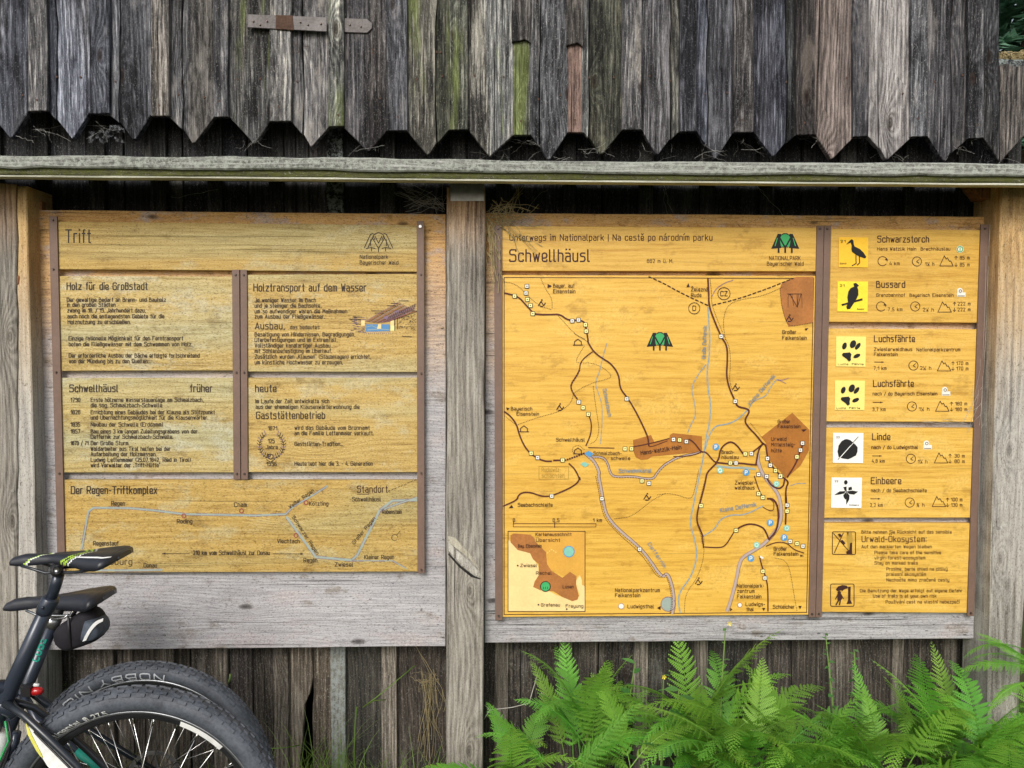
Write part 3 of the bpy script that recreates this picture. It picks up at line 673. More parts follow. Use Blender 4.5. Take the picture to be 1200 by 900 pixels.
for st, pts in ((S1, ((62, 258), (62.6, 315.5), (66, 436.3), (69.7, 554.8), (72, 668))), (S2, ((276, 322), (277, 436.6), (277.6, 555.2))), (S3, ((285.4, 322), (286, 436.6), (286.4, 555.2))),
                (S4, ((493.3, 321.6), (493.6, 437.6), (493.8, 554.6), (493.8, 668))), (S5, ((583.5, 268), (584, 321), (584.3, 722))), (S6, ((961, 268), (951.6, 719.5))), (S7, ((969.6, 268), (959.6, 719.5))), (S8, ((1154.2, 268), (1137.6, 718.5)))):
    for x, y in pts: bolt(x, y, PY-.006, st)
bolt(492.6, 265.5, PY-.006, S4, 'bright_screw', 1.15)
for x, y in ((46+2, 280), (505, 366), (509, 430), (510, 561), (514, 620), (573, 383), (574, 560), (46+9, 380)):
    pass
# ------------------------------------------------------------------ lettering of the left board
B, B2 = K['burn'], K['burn2']
def T(ink, zone, t, x0, yb, x1, cap, m=B, w=.13, lev=2):
    ox, oy, f = ZO[zone]; ink.text(t, ox+x0/f, oy+yb/f, ox+x1/f, cap/f, m, w, lev)
def emblem(ink, cx, y0, W, colour=True):
    """three stylised firs on short stems"""
    k = W/32.0; q = lambda pts: [(cx+(x-16)*k, y0+y*k) for x, y in pts]
    bl = K['black'] if colour else B2
    if colour:
        ink.poly(q([(0, 18), (7.5, 1), (11, 1), (13, 5), (10, 10), (12, 17)]), bl, 1); ink.poly(q([(32, 18), (24.5, 1), (21, 1), (19, 5), (22, 10), (20, 17)]), bl, 1)
        ink.poly(q([(9, 7), (10.5, 2.5), (14, .2), (18, .2), (21.5, 2.5), (23, 7), (22.5, 12), (19, 16.5), (13, 16.5), (9.5, 12)]), bl, 2)
        ink.poly(q([(10.5, 5), (12, 2.6), (15, 1.3), (17, 1.3), (20, 2.6), (21.5, 5), (16, 15)]), K['green'], 3)
        ink.poly(q([(10, 8), (14.5, 16), (11, 15)]), K['green'], 3); ink.poly(q([(22, 8), (17.5, 16), (21, 15)]), K['green'], 3)
        ink.line(q([(7, 6), (4.5, 14.5)]), 1.0*k, K['green'], 3); ink.line(q([(25, 6), (27.5, 14.5)]), 1.0*k, K['green'], 3)
        for x in (8.5, 16, 23.5): ink.poly(q([(x-1, 14), (x+1, 14), (x+1, 22.5), (x-1, 22.5)]), bl, 4)
    else:
        for p in ([(0, 17), (7, 2), (10, 1)], [(32, 17), (25, 2), (22, 1)], [(4, 17), (10, 4), (12, 8)], [(28, 17), (22, 4), (20, 8)], [(9, 6), (11, 2), (16, 0), (21, 2), (23, 6)], [(9, 6), (16, 18), (23, 6)],
                  [(12, 4), (16, 12), (20, 4)], [(8, 17), (8, 21)], [(16, 18), (16, 22)], [(24, 17), (24, 21)], [(2, 18), (8, 17), (12, 18)], [(30, 18), (24, 17), (20, 18)], [(7, 8), (7, 15)], [(25, 8), (25, 15)]):
            ink.line(q(p), .9*k, bl, 2)
i = Ink(PY)
i.text('Trift', 77, 284.2, 106, 14.8, B2, .10)
j_ = Ink(PY); emblem(j_, 443.5, 272.5, 33, False); j_.build('emblem', LP['head'])
T(i, 'M', 'Nationalpark', 555, 325, 683, 17, B2); T(i, 'M', 'Bayerischer Wald', 555, 351, 730, 17, B2)
i.build('lettering', LP['head'])
i = Ink(PY)
T(i, 'L', 'Holz für die Großstadt', 307, 467, 675, 31, B2, .13)
for t, yb, x0, x1 in (('Der gewaltige Bedarf an Brenn- und Bauholz', 522, 307, 760), ('in den großen Städten', 545, 308, 528), ('zwang im 18. / 19. Jahrhundert dazu,', 571, 309, 668), ('auch noch die entlegendsten Gebiete für die', 598, 310, 752), ('Holznutzung zu erschließen.', 624, 311, 598),
                      ('Einzige rationelle Möglichkeit für den Ferntransport', 699, 315, 838), ('boten die Fließgewässer mit dem Schwemmen von Holz.', 726, 316, 880), ('Der erforderliche Ausbau der Bäche erfolgte fortschreitend', 778, 316, 914), ('von der Mündung bis zu den Quellen.', 804, 317, 680)):
    T(i, 'L', t, x0, yb, x1, 17.5, B2, .155)
i.build('lettering', LP['city'])
i = Ink(PY)
T(i, 'M', 'Holztransport auf dem Wasser', 68, 474, 582, 33, B2, .13)
for t, yb, x1 in (('Je weniger Wasser im Bach', 524, 352), ('und je steiniger die Bachsohle,', 549, 378), ('um so aufwendiger waren die Maßnahmen', 575, 495), ('zum Ausbau der Fließgewässer.', 599, 392), ('Beseitigung von Hindernissen, Begradigungen,', 681, 533), ('Uferbefestigungen und im Extremfall,', 706, 452),
                  ('Vollständiger kanalartiger Ausbau', 732, 418), ('mit Sohlenbefestigung im Uberlauf.', 757, 425), ('Zusätzlich wurden „Klausen" (Stauanlagen) errichtet,', 783, 605), ('um künstliche Hochwasser zu erzeugen.', 809, 475)):
    T(i, 'M', t, 73, yb, x1, 17.5, B2, .155)
T(i, 'M', 'Ausbau,', 75, 648, 210, 29, B2, .13); T(i, 'M', 'das bedeutet:', 236, 648, 370, 17, B2, .15)
# the drawing: a timbered chute full of logs, weir piers and blue water
zp = lambda s: zz('p', s)
i.poly(zp('350,480 680,480 685,575 340,585'), K['deepblue'], 1); i.poly(zp('520,478 560,478 560,550 500,550'), K['light'], 2); i.line(zp('370,560 540,545 680,560'), .8, K['skyblue'], 2)
i.line(zp('350,520 430,500 500,530'), .7, K['skyblue'], 3)
for k in range(15):
    f = k/14; i.line(zp('%d,%d %d,%d' % (335+f*330, 440+20*math.sin(f*3), 800+f*270, 170+f*130)), .55, K['violet' if k % 3 == 0 else ('red' if k % 3 == 1 else 'burn2')], 2)
i.poly(zp('590,380 640,355 665,380 640,410 600,405'), K['violet'], 3); i.poly(zp('740,300 790,280 820,300 760,325'), K['violet'], 3)
for x0 in (280, 690): i.poly(zp('%d,425 %d,425 %d,500 %d,500' % (x0, x0+50, x0+50, x0)), K['light'], 2)
i.poly(zp('692,500 745,500 745,570 692,570'), K['yel'], 2)
for a, b in (('750,400', '750,565'), ('790,390', '790,545'), ('420,290', '600,292'), ('470,320', '590,322'), ('640,218', '760,218'), ('700,185', '790,185'), ('810,150', '940,150'), ('860,650', '990,655'), ('160,375', '285,378'), ('110,408', '270,410'), ('820,315', '900,320'), ('1000,290', '1060,295')):
    i.line(zp(a+' '+b), .75, B2, 3)
rr = random.Random(3)
for k in range(70):
    x, y = rr.uniform(110, 330), rr.uniform(380, 600); i.line(zp('%f,%f %f,%f' % (x, y, x+rr.uniform(10, 50), y+rr.uniform(-8, 8))), .5, K['violet' if k % 3 else 'burn2'], 1)
    x, y = rr.uniform(800, 1050), rr.uniform(320, 560); i.line(zp('%f,%f %f,%f' % (x, y, x+rr.uniform(5, 22), y+rr.uniform(-14, 6))), .5, B2, 1)
for k in range(26):
    x = 345+k*14; i.line(zp('%f,%f %f,%f' % (x, 585, x+9, 612+6*math.sin(k))), .55, K['light' if k % 2 else 'violet'], 2)
    x = 650+k*15; i.line(zp('%f,%f %f,%f' % (x, 420-k*6, x+26, 360-k*7)), .5, K['violet' if k % 2 else 'burn2'], 3)
i.build('lettering', LP['water'])
i = Ink(PY)
T(i, 'N', 'Schwellhäusl', 272, 97, 460, 27, B2, .135); T(i, 'N', 'früher', 743, 97, 828, 27, B2, .135)
for y, t, yb, x1 in (('1790', 'Erste hölzerne Wasserstauanlage am Schmalzbach,', 136, 795), ('', 'die sog. Schmalzbach-Schwelle', 157, 632), ('1828', 'Errichtung eines Gebäudes bei der Klause als Stützpunkt', 184, 838), ('', 'und Übernachtungsmöglichkeit für die Klausenwärter.', 205, 812),
    ('1835', 'Neubau der Schwelle (Erddamm)', 232, 635), ('1857', 'Bau eines 3 km langen Zuleitungsgrabens von der', 259, 770), ('', 'Deffernik zur Schmalzbach-Schwelle.', 280, 675), ('1870 / 71', 'Der Große Sturm', 305, 500), ('', 'Waldarbeiter aus Tirol helfen bei der', 327, 665),
    ('', 'Aufarbeitung der Holzmassen.', 348, 610), ('', 'Ludwig Lettenmaier (25.07.1842, Ried in Tirol)', 370, 743), ('', 'wird Verwalter der „Trift-Hütte"', 391, 624)):
    if y: T(i, 'N', y, 276, yb, 276+9*len(y) if len(y) < 6 else 344, 15, B2, .155)
    T(i, 'N', t, 355, yb, x1, 15, B2, .155)
i.build('lettering', LP['past'])
i = Ink(PY)
T(i, 'O', 'heute', 65, 97, 145, 26, B2, .135); T(i, 'O', 'Gaststättenbetrieb', 68, 202, 335, 26, B2, .135)
for t, yb, x0, x1 in (('Im Laufe der Zeit entwickelte sich', 141, 65, 352), ('aus der ehemaligen Klausenwärterwohnung die', 163, 66, 470), ('wird das Gebäude vom Brunnamt', 245, 218, 510), ('an die Familie Lettenmaier verkauft.', 266, 218, 525), ('Gaststätten-Tradition...', 308, 218, 405), ('Heute lebt hier die 3. - 4. Generation', 385, 218, 522)):
    T(i, 'O', t, x0, yb, x1, 15, B2, .155)
T(i, 'O', '1871', 114, 247, 148, 15, B2, .15); T(i, 'O', '1996', 108, 386, 146, 15, B2, .15); T(i, 'O', '125', 114, 297, 138, 16, B2, .15); T(i, 'O', 'Jahre', 106, 320, 150, 14, B2, .15)
for sgn in (-1, 1):
    for k in range(13):
        an = -1.05 + k*.2; x = 127+sgn*47*math.cos(an); y = 308+50*math.sin(an)
        for d in (-1, 1):
            a2 = an + (.9 if sgn > 0 else -.9); dx, dy = sgn*math.cos(an)*9*d, math.sin(an)*9*d-7
            i.line(zz('O', '%f,%f %f,%f' % (x, y, x+dx, y+dy)), .8, K['burn2' if k % 3 else 'violet'], 2)
    i.line([zz('O', '%f,%f' % (127+sgn*47*math.cos(-1+k*.27), 308+50*math.sin(-1+k*.27)))[0] for k in range(10)], .6, B2, 2)
i.circle(*zz('O', '123,350')[0], 3.0, .8, B2, 3); i.circle(*zz('O', '118,345')[0], 1.5, .7, B2, 3); i.line(zz('O', '108,362 123,372 140,360'), .8, B2, 3)
i.build('lettering', LP['today'])
i = Ink(PY)
T(i, 'N', 'Der Regen-Triftkomplex', 278, 495, 612, 28, B2, .13)
def river(ink, pts, w, rnd):
    ink.line(pts, w, K['skyblue'], 0, .1)
    for s_ in (-1, 1):
        for a, b in zip(pts, pts[1:]):
            L = math.dist(a, b); nx, ny = -(b[1]-a[1])/L*w*.5*s_, (b[0]-a[0])/L*w*.5*s_; n = max(1, int(L/7))
            for k in range(n):
                if rnd.random() < .75: ink.line([(a[0]+(b[0]-a[0])*k/n+nx, a[1]+(b[1]-a[1])*k/n+ny), (a[0]+(b[0]-a[0])*(k+.8)/n+nx, a[1]+(b[1]-a[1])*(k+.8)/n+ny)], .5, K['violet'], 2)
river(i, zz('N', '318,712 345,565 365,550 500,551 600,560 720,575 1000,580')+[(334, 602.5)], 2.4, rr)
river(i, zz('O', '180,577 212,545 290,500 345,465'), 2.0, rr); river(i, zz('O', '185,585 300,742 440,755 462,735 550,560 600,522 695,520'), 2.9, rr)
river(i, zz('O', '550,562 620,535 695,510'), 2.0, rr); river(i, zz('O', '440,757 600,757 655,788'), 1.4, rr); river(i, [(104, 668.2), (150, 668.4), (190, 667.8)], 2.6, rr)
for t, x0, x1, yb in (('Regen', 435, 487, 541), ('Roding', 692, 750, 611), ('Cham', 915, 963, 546), ('Regenstauf', 365, 462, 697), ('Donau', 562, 612, 783), ('210 km vom Schwellhäusl zur Donau', 755, 1053, 734)): T(i, 'N', t, x0, yb, x1, 16, B2, .15)
T(i, 'N', 'Regensburg', 330, 772, 515, 22, B2, .12)
for t, x0, x1, yb in (('Kötzting', 275, 348, 541), ('Schwellhäusl', 443, 553, 524), ('Rabenstein', 560, 635, 573), ('Viechtach', 150, 236, 688), ('Regen', 253, 305, 762), ('Zwiesel', 375, 445, 779), ('Kleiner Regen', 490, 605, 750)): T(i, 'O', t, x0, yb, x1, 15, B2, .15)
T(i, 'O', 'Standort', 462, 490, 580, 25, K['burn'], .12); i.line(zz('O', '462,497 508,497'), .8, K['burn'], 2)
i.text('Weißer Regen', 340, 596, 368, 3.8, B2, .15, 3, 576); i.text('Schwarzer Regen', 342, 606, 371, 3.8, B2, .15, 3, 650); i.text('Großer Regen', 415, 638, 440, 3.8, B2, .15, 3, 608)
for p, z_ in (('718,582', 'N'), ('943,562', 'N'), ('262,530', 'O'), ('223,658', 'O')): i.circle(*zz(z_, p)[0], 2.3, 1.1, K['red'], 4)
i.line([(190, 648.7), (222, 648.9)], .7, B2, 2); i.line([(320, 649), (354, 649)], .7, B2, 2); i.poly([(190, 648.7), (194, 647.4), (194, 650)], B2, 3); i.poly([(356, 649), (352, 647.6), (352, 650.4)], B2, 3)
i.circle(462.5, 630, 3.6, .6, B2, 2, 14, 2); i.line([(465, 627), (469, 622)], .6, B2, 2)
for k in range(9): i.line([(455+k*3.8, 576-k*1.6), (457+k*3.8, 574.6-k*1.6)], .6, B2, 2)
i.build('lettering', LP['river'])

# ------------------------------------------------------------------ right board: title and map
i = Ink(PY)
i.text('Unterwegs im Nationalpark | Na cestě po národním parku', 597.4, 281.7, 834.5, 6.9, B, .135)
i.text('Schwellhäusl', 597.4, 306.3, 690.6, 13.6, B, .115); i.text('882 m ü. M.', 758.4, 308, 788.6, 4.2, B, .14)
j_ = Ink(PY); emblem(j_, 920.2, 273, 33); j_.build('emblem', RP['head']); T(i, '2', 'NATIONALPARK', 658, 423, 840, 22, B, .12); T(i, '2', 'Bayerischer Wald', 645, 455, 858, 21, B, .13)
i.build('lettering', RP['head'])
i = Ink(PY); BR = K['brown']
i.poly([(591.5, 324.5), (954, 325.6), (945.5, 717.5), (591.5, 720.5)][::1], K['light'], -1) if False else None
# frame line
i.line([(590.8, 325.2), (953.6, 326.2), (945.2, 717.6), (590.8, 720.2), (590.8, 325.2)], .9, K['burn'], 1)
# brown areas
i.poly(zz('2', '720,590 728,565 760,543 815,522 917,521 915,790 860,800 770,815 745,750 728,680'), K['area2'], 1)
i.poly(zz('h', '10,195 125,162 148,212 240,190 245,162 265,150 450,170 452,265 400,275 130,300 105,318 60,322 28,305 15,275'), K['area'], 1)
i.poly(zz('h', '830,175 1028,20 1138,130 1135,260 1080,360 1000,430 985,438 950,395 880,320 862,280 860,215'), K['area'], 1)
i.poly(zz('h', '0,0'), K['area'], 1) if False else None
# inset
i.poly(zz('i', '45,105 745,105 745,600 720,590 720,520 700,500 680,505 650,560 400,430 300,105'), K['orange'], 1)
i.poly(zz('i', '45,180 240,290 320,420 330,600 480,680 640,740 700,690 660,560 700,500 745,610 745,830 45,830'), K['light'], 0)
i.poly(zz('i', '65,135 95,118 250,130 285,165 290,190 390,290 400,400 440,460 540,525 610,470 670,510 665,590 690,690 680,725 630,740 540,700 460,650 340,640 272,610 285,560 325,500 325,400 270,355 245,300 190,285 130,270 65,200'), K['area2'], 2)
i.line(zz('i', '42,98 748,98 748,835 42,835 42,98'), .8, B, 3)
rd = lambda pts, w=1.9: i.line(pts, w, BR, 5)
rd(zs('1', '110,618 185,635 230,685 275,735 300,743 380,743 430,740 480,778 540,775 575,785 585,830 597,900', '3', '575,55 610,115 660,155 720,190 770,260 775,345 820,400 870,480 920,580 950,650 955,700')); 
rd(zs('h', '0,240 115,218 240,185'), 1.3); rd(zs('h', '105,215 115,240 150,230 230,200'), .9); rd(zs('3', '580,712 740,715'), 1.0)
rd(zs('h', '370,190 400,210 430,250 445,270 480,272 520,325 545,340'), 1.7); rd(zs('h', '270,300 330,300 400,290 445,270'), 1.1)
rd(zs('3', '60,490 100,520 135,570 150,630 180,700 215,745 265,780 310,797 350,797')); rd(zz('3', '365,792 420,790'))
i.dash(zs('3', '430,792 470,780 560,745'), 2.0, BR, 5, 2.2, .7)
rd(zs('3', '460,812 500,850 530,920', '5', '495,40 490,75 440,110 335,155 290,160 250,150 210,135 160,135 135,155 130,180 50,215'), 1.7)
rd(zs('3', '605,118 560,150 530,185 525,230 505,270 470,320 475,360 510,410'), 1.3); i.dash(zs('3', '525,230 505,270 470,320 475,360 510,410'), 1.9, BR, 6, 2, 1.3); rd(zs('3', '580,505 600,560 595,630 565,700'), 1.4)
rd(zs('2', '298,530 303,620 303,690 340,790 375,870', '4', '395,20 435,80 437,170 430,270 450,350 485,425 500,460 560,470 575,490 540,545 570,590 620,640 650,680 660,692'), 2.0)
rd(zs('7', '585,68 605,80 612,130 620,190 650,245 690,290 725,330 765,355 790,385 770,420 765,500 770,600 765,720')); rd(zs('7', '585,68 560,95 545,130 535,180 525,235')); rd(zz('7', '585,68 490,145'))
rd(zs('7', '430,150 415,145 380,90 325,48 270,75 235,120 225,190 200,225')); rd(zs('7', '215,222 330,235 400,225 480,238 530,240')); rd(zs('7', '210,222 160,270 125,310 115,380 80,520 50,620 45,700 75,770 95,820'))
rd(zs('7', '610,340 630,380 660,415 710,435 745,415 755,380 757,350')); rd(zs('7', '910,65 880,140 850,230 780,340')); rd(zs('7', '620,515 660,515 690,550 705,600 710,680 690,780 630,845'), 2.2); rd(zs('7', '630,845 600,770 570,740 480,715 400,740 360,775'))
rd(zs('6', '455,360 440,385 400,450 360,460 280,455'), 1.4); rd(zs('6', '600,510 612,560 640,640 650,700 650,830'), 1.5); rd(zs('6', '640,450 700,425 760,430 800,470 860,490'), 1.2); rd(zs('6', '265,390 272,460'), 1.4); i.line(zs('6', '620,220 650,240 685,243 685,190 660,175'), .8, BR, 5)
rd(zs('6', '570,40 600,130 625,170'), 1.2); rd(zs('6', '755,120 760,210'), 1.4)
# grey asphalt roads with dark edges
def road(pts, w=3.0, e=.55, dashy=True):
    i.line(pts, w, K['grey'], 3, .2)
    for s_ in (-1, 1):
        q = []
        for k, p in enumerate(pts):
            a = pts[max(0, k-1)]; b = pts[min(len(pts)-1, k+1)]; L = max(1e-6, math.dist(a, b)); q.append((p[0]-(b[1]-a[1])/L*w*.5*s_, p[1]+(b[0]-a[0])/L*w*.5*s_))
        i.line(q, e, K['burn'], 4) if s_ < 0 else (i.dash(q, e, K['burn'], 4, 2.2, 1.0) if dashy else i.line(q, e, K['violet'], 4))
road(zs('7', '545,150 540,200 560,270 590,330 620,370 690,450 722,520 735,650 710,750 600,880', '6', '560,480 500,515 480,560 465,650 430,780 410,830'), 3.6, .4, False)
road(zs('3', '560,748 620,800 650,870', '5', '605,30 620,100 640,220 660,280 720,350 840,450 900,520 980,640', '6', '60,600 95,700 100,800 90,845'), 3.2)
i.dash(zs('5', '590,40 605,110 625,230 645,290 710,365 830,470 890,540 965,650', '6', '45,600 80,700 85,800 75,845'), .9, BR, 5, 1.2, 1.0)
road(zs('3', '600,770 670,770 700,810 715,870 740,895 860,890 930,905 985,905 1005,870 1040,830', '4', '60,810 130,770 240,750 270,738'), 2.2, .6)
i.line(zs('7', '210,250 330,265 420,262 520,275'), 2.4, K['skyblue'], 3)
# rivers
def rv(pts, w=1.7):
    i.line(pts, w, K['blue'], 2, .2); i.dash(pts, .55, K['blue2'], 3, 5, 2.5)
rv(zs('2', '298,700 305,800 310,900', '4', '325,70 325,150 310,220 315,340 335,450 325,570 305,640 290,760 260,900', '6', '215,200 190,320 225,420 235,520 200,630 130,720 125,780 135,840'))
rv(zs('4', '305,195 260,250 210,340 230,420 243,510 210,570 190,620'), 1.1); rv(zs('4', '560,480 500,540 430,570 360,575 320,640 300,720'), 1.5); rv(zs('4', '570,470 590,430 630,410 680,390 700,340 740,290 750,290'), 1.1); i.line(zs('4', '750,290 770,300 800,315'), .7, K['violet'], 3); i.line(zs('4', '750,295 790,292 815,280'), .7, K['violet'], 3)
rv(zs('6', '265,395 340,350 370,290 440,265 510,270 620,215'), 1.4); rv(zs('7', '805,410 860,390 930,392'), .8); rv(zs('3', '695,65 665,165 650,240 620,310 640,370 665,440 665,560 655,690'), .9); i.line(zs('2', '320,640 345,590 400,555 445,542'), .8, K['violet'], 3)
# borders and footpaths
for p in (zs('1', '950,520 1050,565', '2', '100,595 200,645 300,690'), zs('2', '325,688 480,650 650,590 800,530')): i.dash(p, 1.3, K['burn'], 4, 4.5, 1.6)
dt = lambda p: i.dash(p, .75, B, 4, .95, 1.0)
for p in (zs('1', '105,552 160,560 210,595 260,650 310,690 380,715'), zs('1', '318,530 350,600 385,650 385,710'), zs('1', '420,750 430,760 520,860 590,900'), zs('3', '490,5 560,40'), zs('3', '555,80 495,180 530,188 600,185 680,220 730,270 690,290 620,305 540,340 490,375'),
          zs('3', '490,375 470,440 400,490 280,520 140,570'), zs('3', '60,515 130,570'), zs('2', '310,530 320,620 320,690 385,850'), zs('2', '400,890 385,780 410,690 480,655 620,635 740,580'), zs('4', '412,10 452,90 456,200 448,300 470,360'),
          zs('4', '580,560 655,655'), zs('6', '0,150 60,140 120,150 190,175 215,150 245,0'), zs('5', '700,290 790,280 850,240 920,180 1000,140'), zs('6', '275,400 275,520 235,640 165,730 160,840'), zs('6', '690,520 750,530 780,590 800,720 820,830'),
          zs('3', '610,330 620,420 635,520 648,600 630,670 590,690'), zs('6', '285,60 290,30 250,180 225,300 255,370 265,440'), zs('2', '720,590 728,680 745,750 770,815 860,800 915,790'), zs('3', '555,725 520,695 480,710 480,745 530,755')): dt(p)
i.build('map_lines', RP['map'])['kind'] = 'stuff'; i = Ink(PY)
# markers
for z_, s_ in (('1', '165,635y 237,577w 232,617w 240,655y 258,690y 272,738y 503,780w 540,775w 580,803y 585,840y'), ('3', '520,430w 547,465y 580,505y 818,410w 225,747y 265,775w 420,790y 807,720y 848,720y'),
               ('4', '397,22w 485,425w 102,662w 140,665y 182,675w 547,752y 585,750w 455,808y 490,808w 685,780w 703,822w 735,855y 767,888y 903,685w 890,728w 868,770y'), ('5', '333,157w 627,172w 848,468w 862,68y 902,82w'),
               ('6', '258,213y 463,358y 595,143y 620,165y 762,210w 762,245y 642,42w 722,42w 780,422w 820,435y 855,450w 620,597y 632,637w 595,30w')):
    for t in s_.split():
        x, y = zz(z_, t[:-1])[0]; h = 2.6
        i.poly([(x-h, y-h), (x+h, y-h), (x+h, y+h), (x-h, y+h)], K['black'], 7); h = 1.95; i.poly([(x-h, y-h), (x+h, y-h), (x+h, y+h), (x-h, y+h)], K['white' if t[-1] == 'w' else 'yel'], 8)
        i.line([(x-.5, y), (x+.5, y)], 1.0, K['burn2'], 9)
for z_, s_ in (('6', '522,18 663,313 745,400 550,522'), ('4', '365,708')):
    for t in s_.split():
        x, y = zz(z_, t)[0]; i.disc(x, y, 4.0, K['pblue'], 7); i.text('P', x-1.2, y+2, x+1.2, 4, K['white'], .2, 8)
for z_, s_ in (('6', '370,8 583,443 700,85 760,345'), ('4', '390,852')):
    for t in s_.split(): x, y = zz(z_, t)[0]; i.disc(x, y, 3.6, K['teal'], 6); i.circle(x, y, 2.0, .6, K['white'], 7, 8)
i.poly(zz('3', '555,750 580,732 612,750 590,772'), K['pblue'], 6); i.poly(zz('3', '530,815 550,800 585,815 560,835'), K['teal'], 6); i.disc(*zz('5', '740,802')[0], 3.2, K['white'], 6); i.circle(*zz('5', '740,802')[0], 3.2, .5, K['violet'], 7); i.disc(*zz('6', '485,795')[0], 2.6, K['white'], 6); i.circle(*zz('6', '485,795')[0], 2.6, .5, K['red'], 7)
for t in ('605,512 620,520',): i.line(zz('6', t), 2, K['white'], 7)
i.circle(*zz('6', '65,790')[0], 8.5, .8, K['violet'], 3); i.disc(*zz('6', '65,790')[0], 8, K['skyblue'], 2)
i.disc(*zz('i', '600,285')[0], 6.8, K['pblue'], 4); i.disc(*zz('i', '600,285')[0], 5.8, K['teal'], 5); i.disc(*zz('i', '385,605')[0], 5.8, K['green'], 4); i.circle(*zz('i', '385,605')[0], 5.8, 1.0, K['black'], 4)
emblem(i, zz('i', '600,285')[0][0], zz('i', '600,285')[0][1]-4, 11); emblem(i, zz('i', '385,605')[0][0], zz('i', '385,605')[0][1]-4, 10)
i.dash(zz('i', '400,300 440,265 495,300'), .5, K['yel'], 5)
emblem(i, 773.3, 389, 31)
# chapels / benches
for x, y in (zz('3', '515,60')[0], zz('3', '180,598')[0], zz('3', '515,735')[0]): i.line([(x-4, y+3), (x-4, y-1), (x, y-4), (x+4, y-1), (x+4, y+3), (x-5.5, y+3), (x+5.5, y+3)], .9, B, 6)
for x, y in (zz('1', '325,680')[0], zz('4', '490,342')[0], zz('5', '893,165')[0], zz('6', '245,660')[0], zz('2', '778,768')[0], zz('3', '405,465')[0]):
    i.line([(x-4, y+2), (x-1, y-3), (x+2, y+2), (x+4, y-1)], 1.1, B, 6); i.line([(x-2, y+3), (x+1, y+3)], 1.2, B, 6); i.line([(x, y-4.5)], 1.3, B, 6)
for z_, pts in (('1', '358,563 385,576 358,588'), ('2', '172,582 183,558 192,580'), ('3', '68,462 92,468 76,482'), ('4', '895,600 930,598 910,615'), ('5', '80,228 98,208 108,226'), ('5', '950,812 972,800 970,825'), ('6', '0,812 15,803 15,822'), ('6', '428,812 442,820 428,832'), ('6', '615,812 635,812 625,830'), ('6', '828,800 848,800 838,820'), ('6', '838,500 862,508 840,512'), ('2', '865,825 888,822 872,838')):
    i.poly(zz(z_, pts), B, 6)
i.build('map_symbols', RP['map'])['kind'] = 'stuff'; i = Ink(PY)
lab = [('1', 'Bayer. auf', 392, 583, 515), ('1', 'Eisenstein', 392, 616, 520), ('2', 'Železná', 200, 605, 298), ('2', 'Ruda', 200, 638, 258), ('2', 'Großer', 735, 855, 815), ('2', 'Falkenstein', 735, 889, 876), ('3', 'Bayerisch', 100, 480, 230), ('3', 'Eisenstein', 135, 513, 272),
       ('3', 'Schwellhäusl', 380, 673, 556), ('3', 'Schmalzbach-', 612, 757, 785), ('3', 'schwelle', 720, 788, 838), ('4', 'Brech-', 402, 750, 478), ('4', 'häuslau', 402, 781, 505), ('4', 'Großer', 750, 560, 825), ('4', 'Falkenstein', 750, 590, 888), ('4', 'Urwald', 710, 668, 802), ('4', 'Mittelsteig-', 710, 703, 856), ('4', 'hütte', 710, 740, 772),
       ('6', 'Zwiesler-', 457, 88, 577), ('6', 'waldhaus', 457, 117, 570), ('6', 'Großer', 685, 475, 760), ('6', 'Falkenstein', 685, 505, 826), ('6', 'Nationalpark-', 470, 692, 626), ('6', 'zentrum', 470, 723, 570), ('6', 'Falkenstein', 470, 755, 610), ('6', 'Ludwigs-', 520, 800, 632), ('6', 'thal', 525, 830, 565), ('6', 'Schleicher', 680, 815, 805),
       ('5', 'Seebachschleife', 135, 218, 336), ('5', '0', 106, 308, 116), ('5', '0,5', 340, 308, 376), ('5', '1 km', 575, 308, 626), ('5', 'Nationalparkzentrum', 705, 718, 965), ('5', 'Falkenstein', 705, 748, 850), ('5', 'Ludwigsthal', 778, 813, 930)]
for z_, t, x0, yb, x1 in lab: T(i, z_, t, x0, yb, x1, 20, B, .14, 9)
for t, x0, yb, x1 in (('Kartenausschnitt', 295, 140, 622), ('Übersicht', 300, 193, 518), ('Bay. Eisenstein', 135, 246, 348), ('Zwiesel', 155, 425, 305), ('Rachel', 300, 495, 440), ('Lusen', 545, 620, 640), ('Grafenau', 345, 787, 516), ('Freyung', 572, 797, 730)): T(i, 'i', t, x0, yb, x1, 27, B, .14, 9)
for p in ('130,413', '320,772', '580,812'): i.disc(*zz('i', p)[0], 1.0, B, 9)
i.line(zz('5', '108,318 592,318 592,337 108,337 108,318'), .6, BR, 4); i.line(zz('5', '350,312 350,340'), .9, BR, 5); i.line(zz('5', '108,303 108,318'), .6, BR, 5)
i.line([(631.6, 546.5), (666, 546.5), (666, 561.5), (631.6, 561.5), (631.6, 546.5)], .6, K['olive'], 3); i.text('Ruckowitz-', 635, 552.6, 657, 4.6, K['olive'], .12, 3); i.text('schachten', 635, 559.6, 661, 4.6, K['olive'], .12, 3)
x, y = zz('2', '392,620')[0]; i.circle(x, y, 7.2, .7, B, 5, 20); i.text('CZ', x-4, y+2.6, x+4, 5.4, B, .13, 5); x, y = zz('2', '218,706')[0]; i.circle(x, y, 6.6, .7, B, 5, 20); i.text('D', x-1.8, y+2.6, x+1.8, 5.4, B, .13, 5)
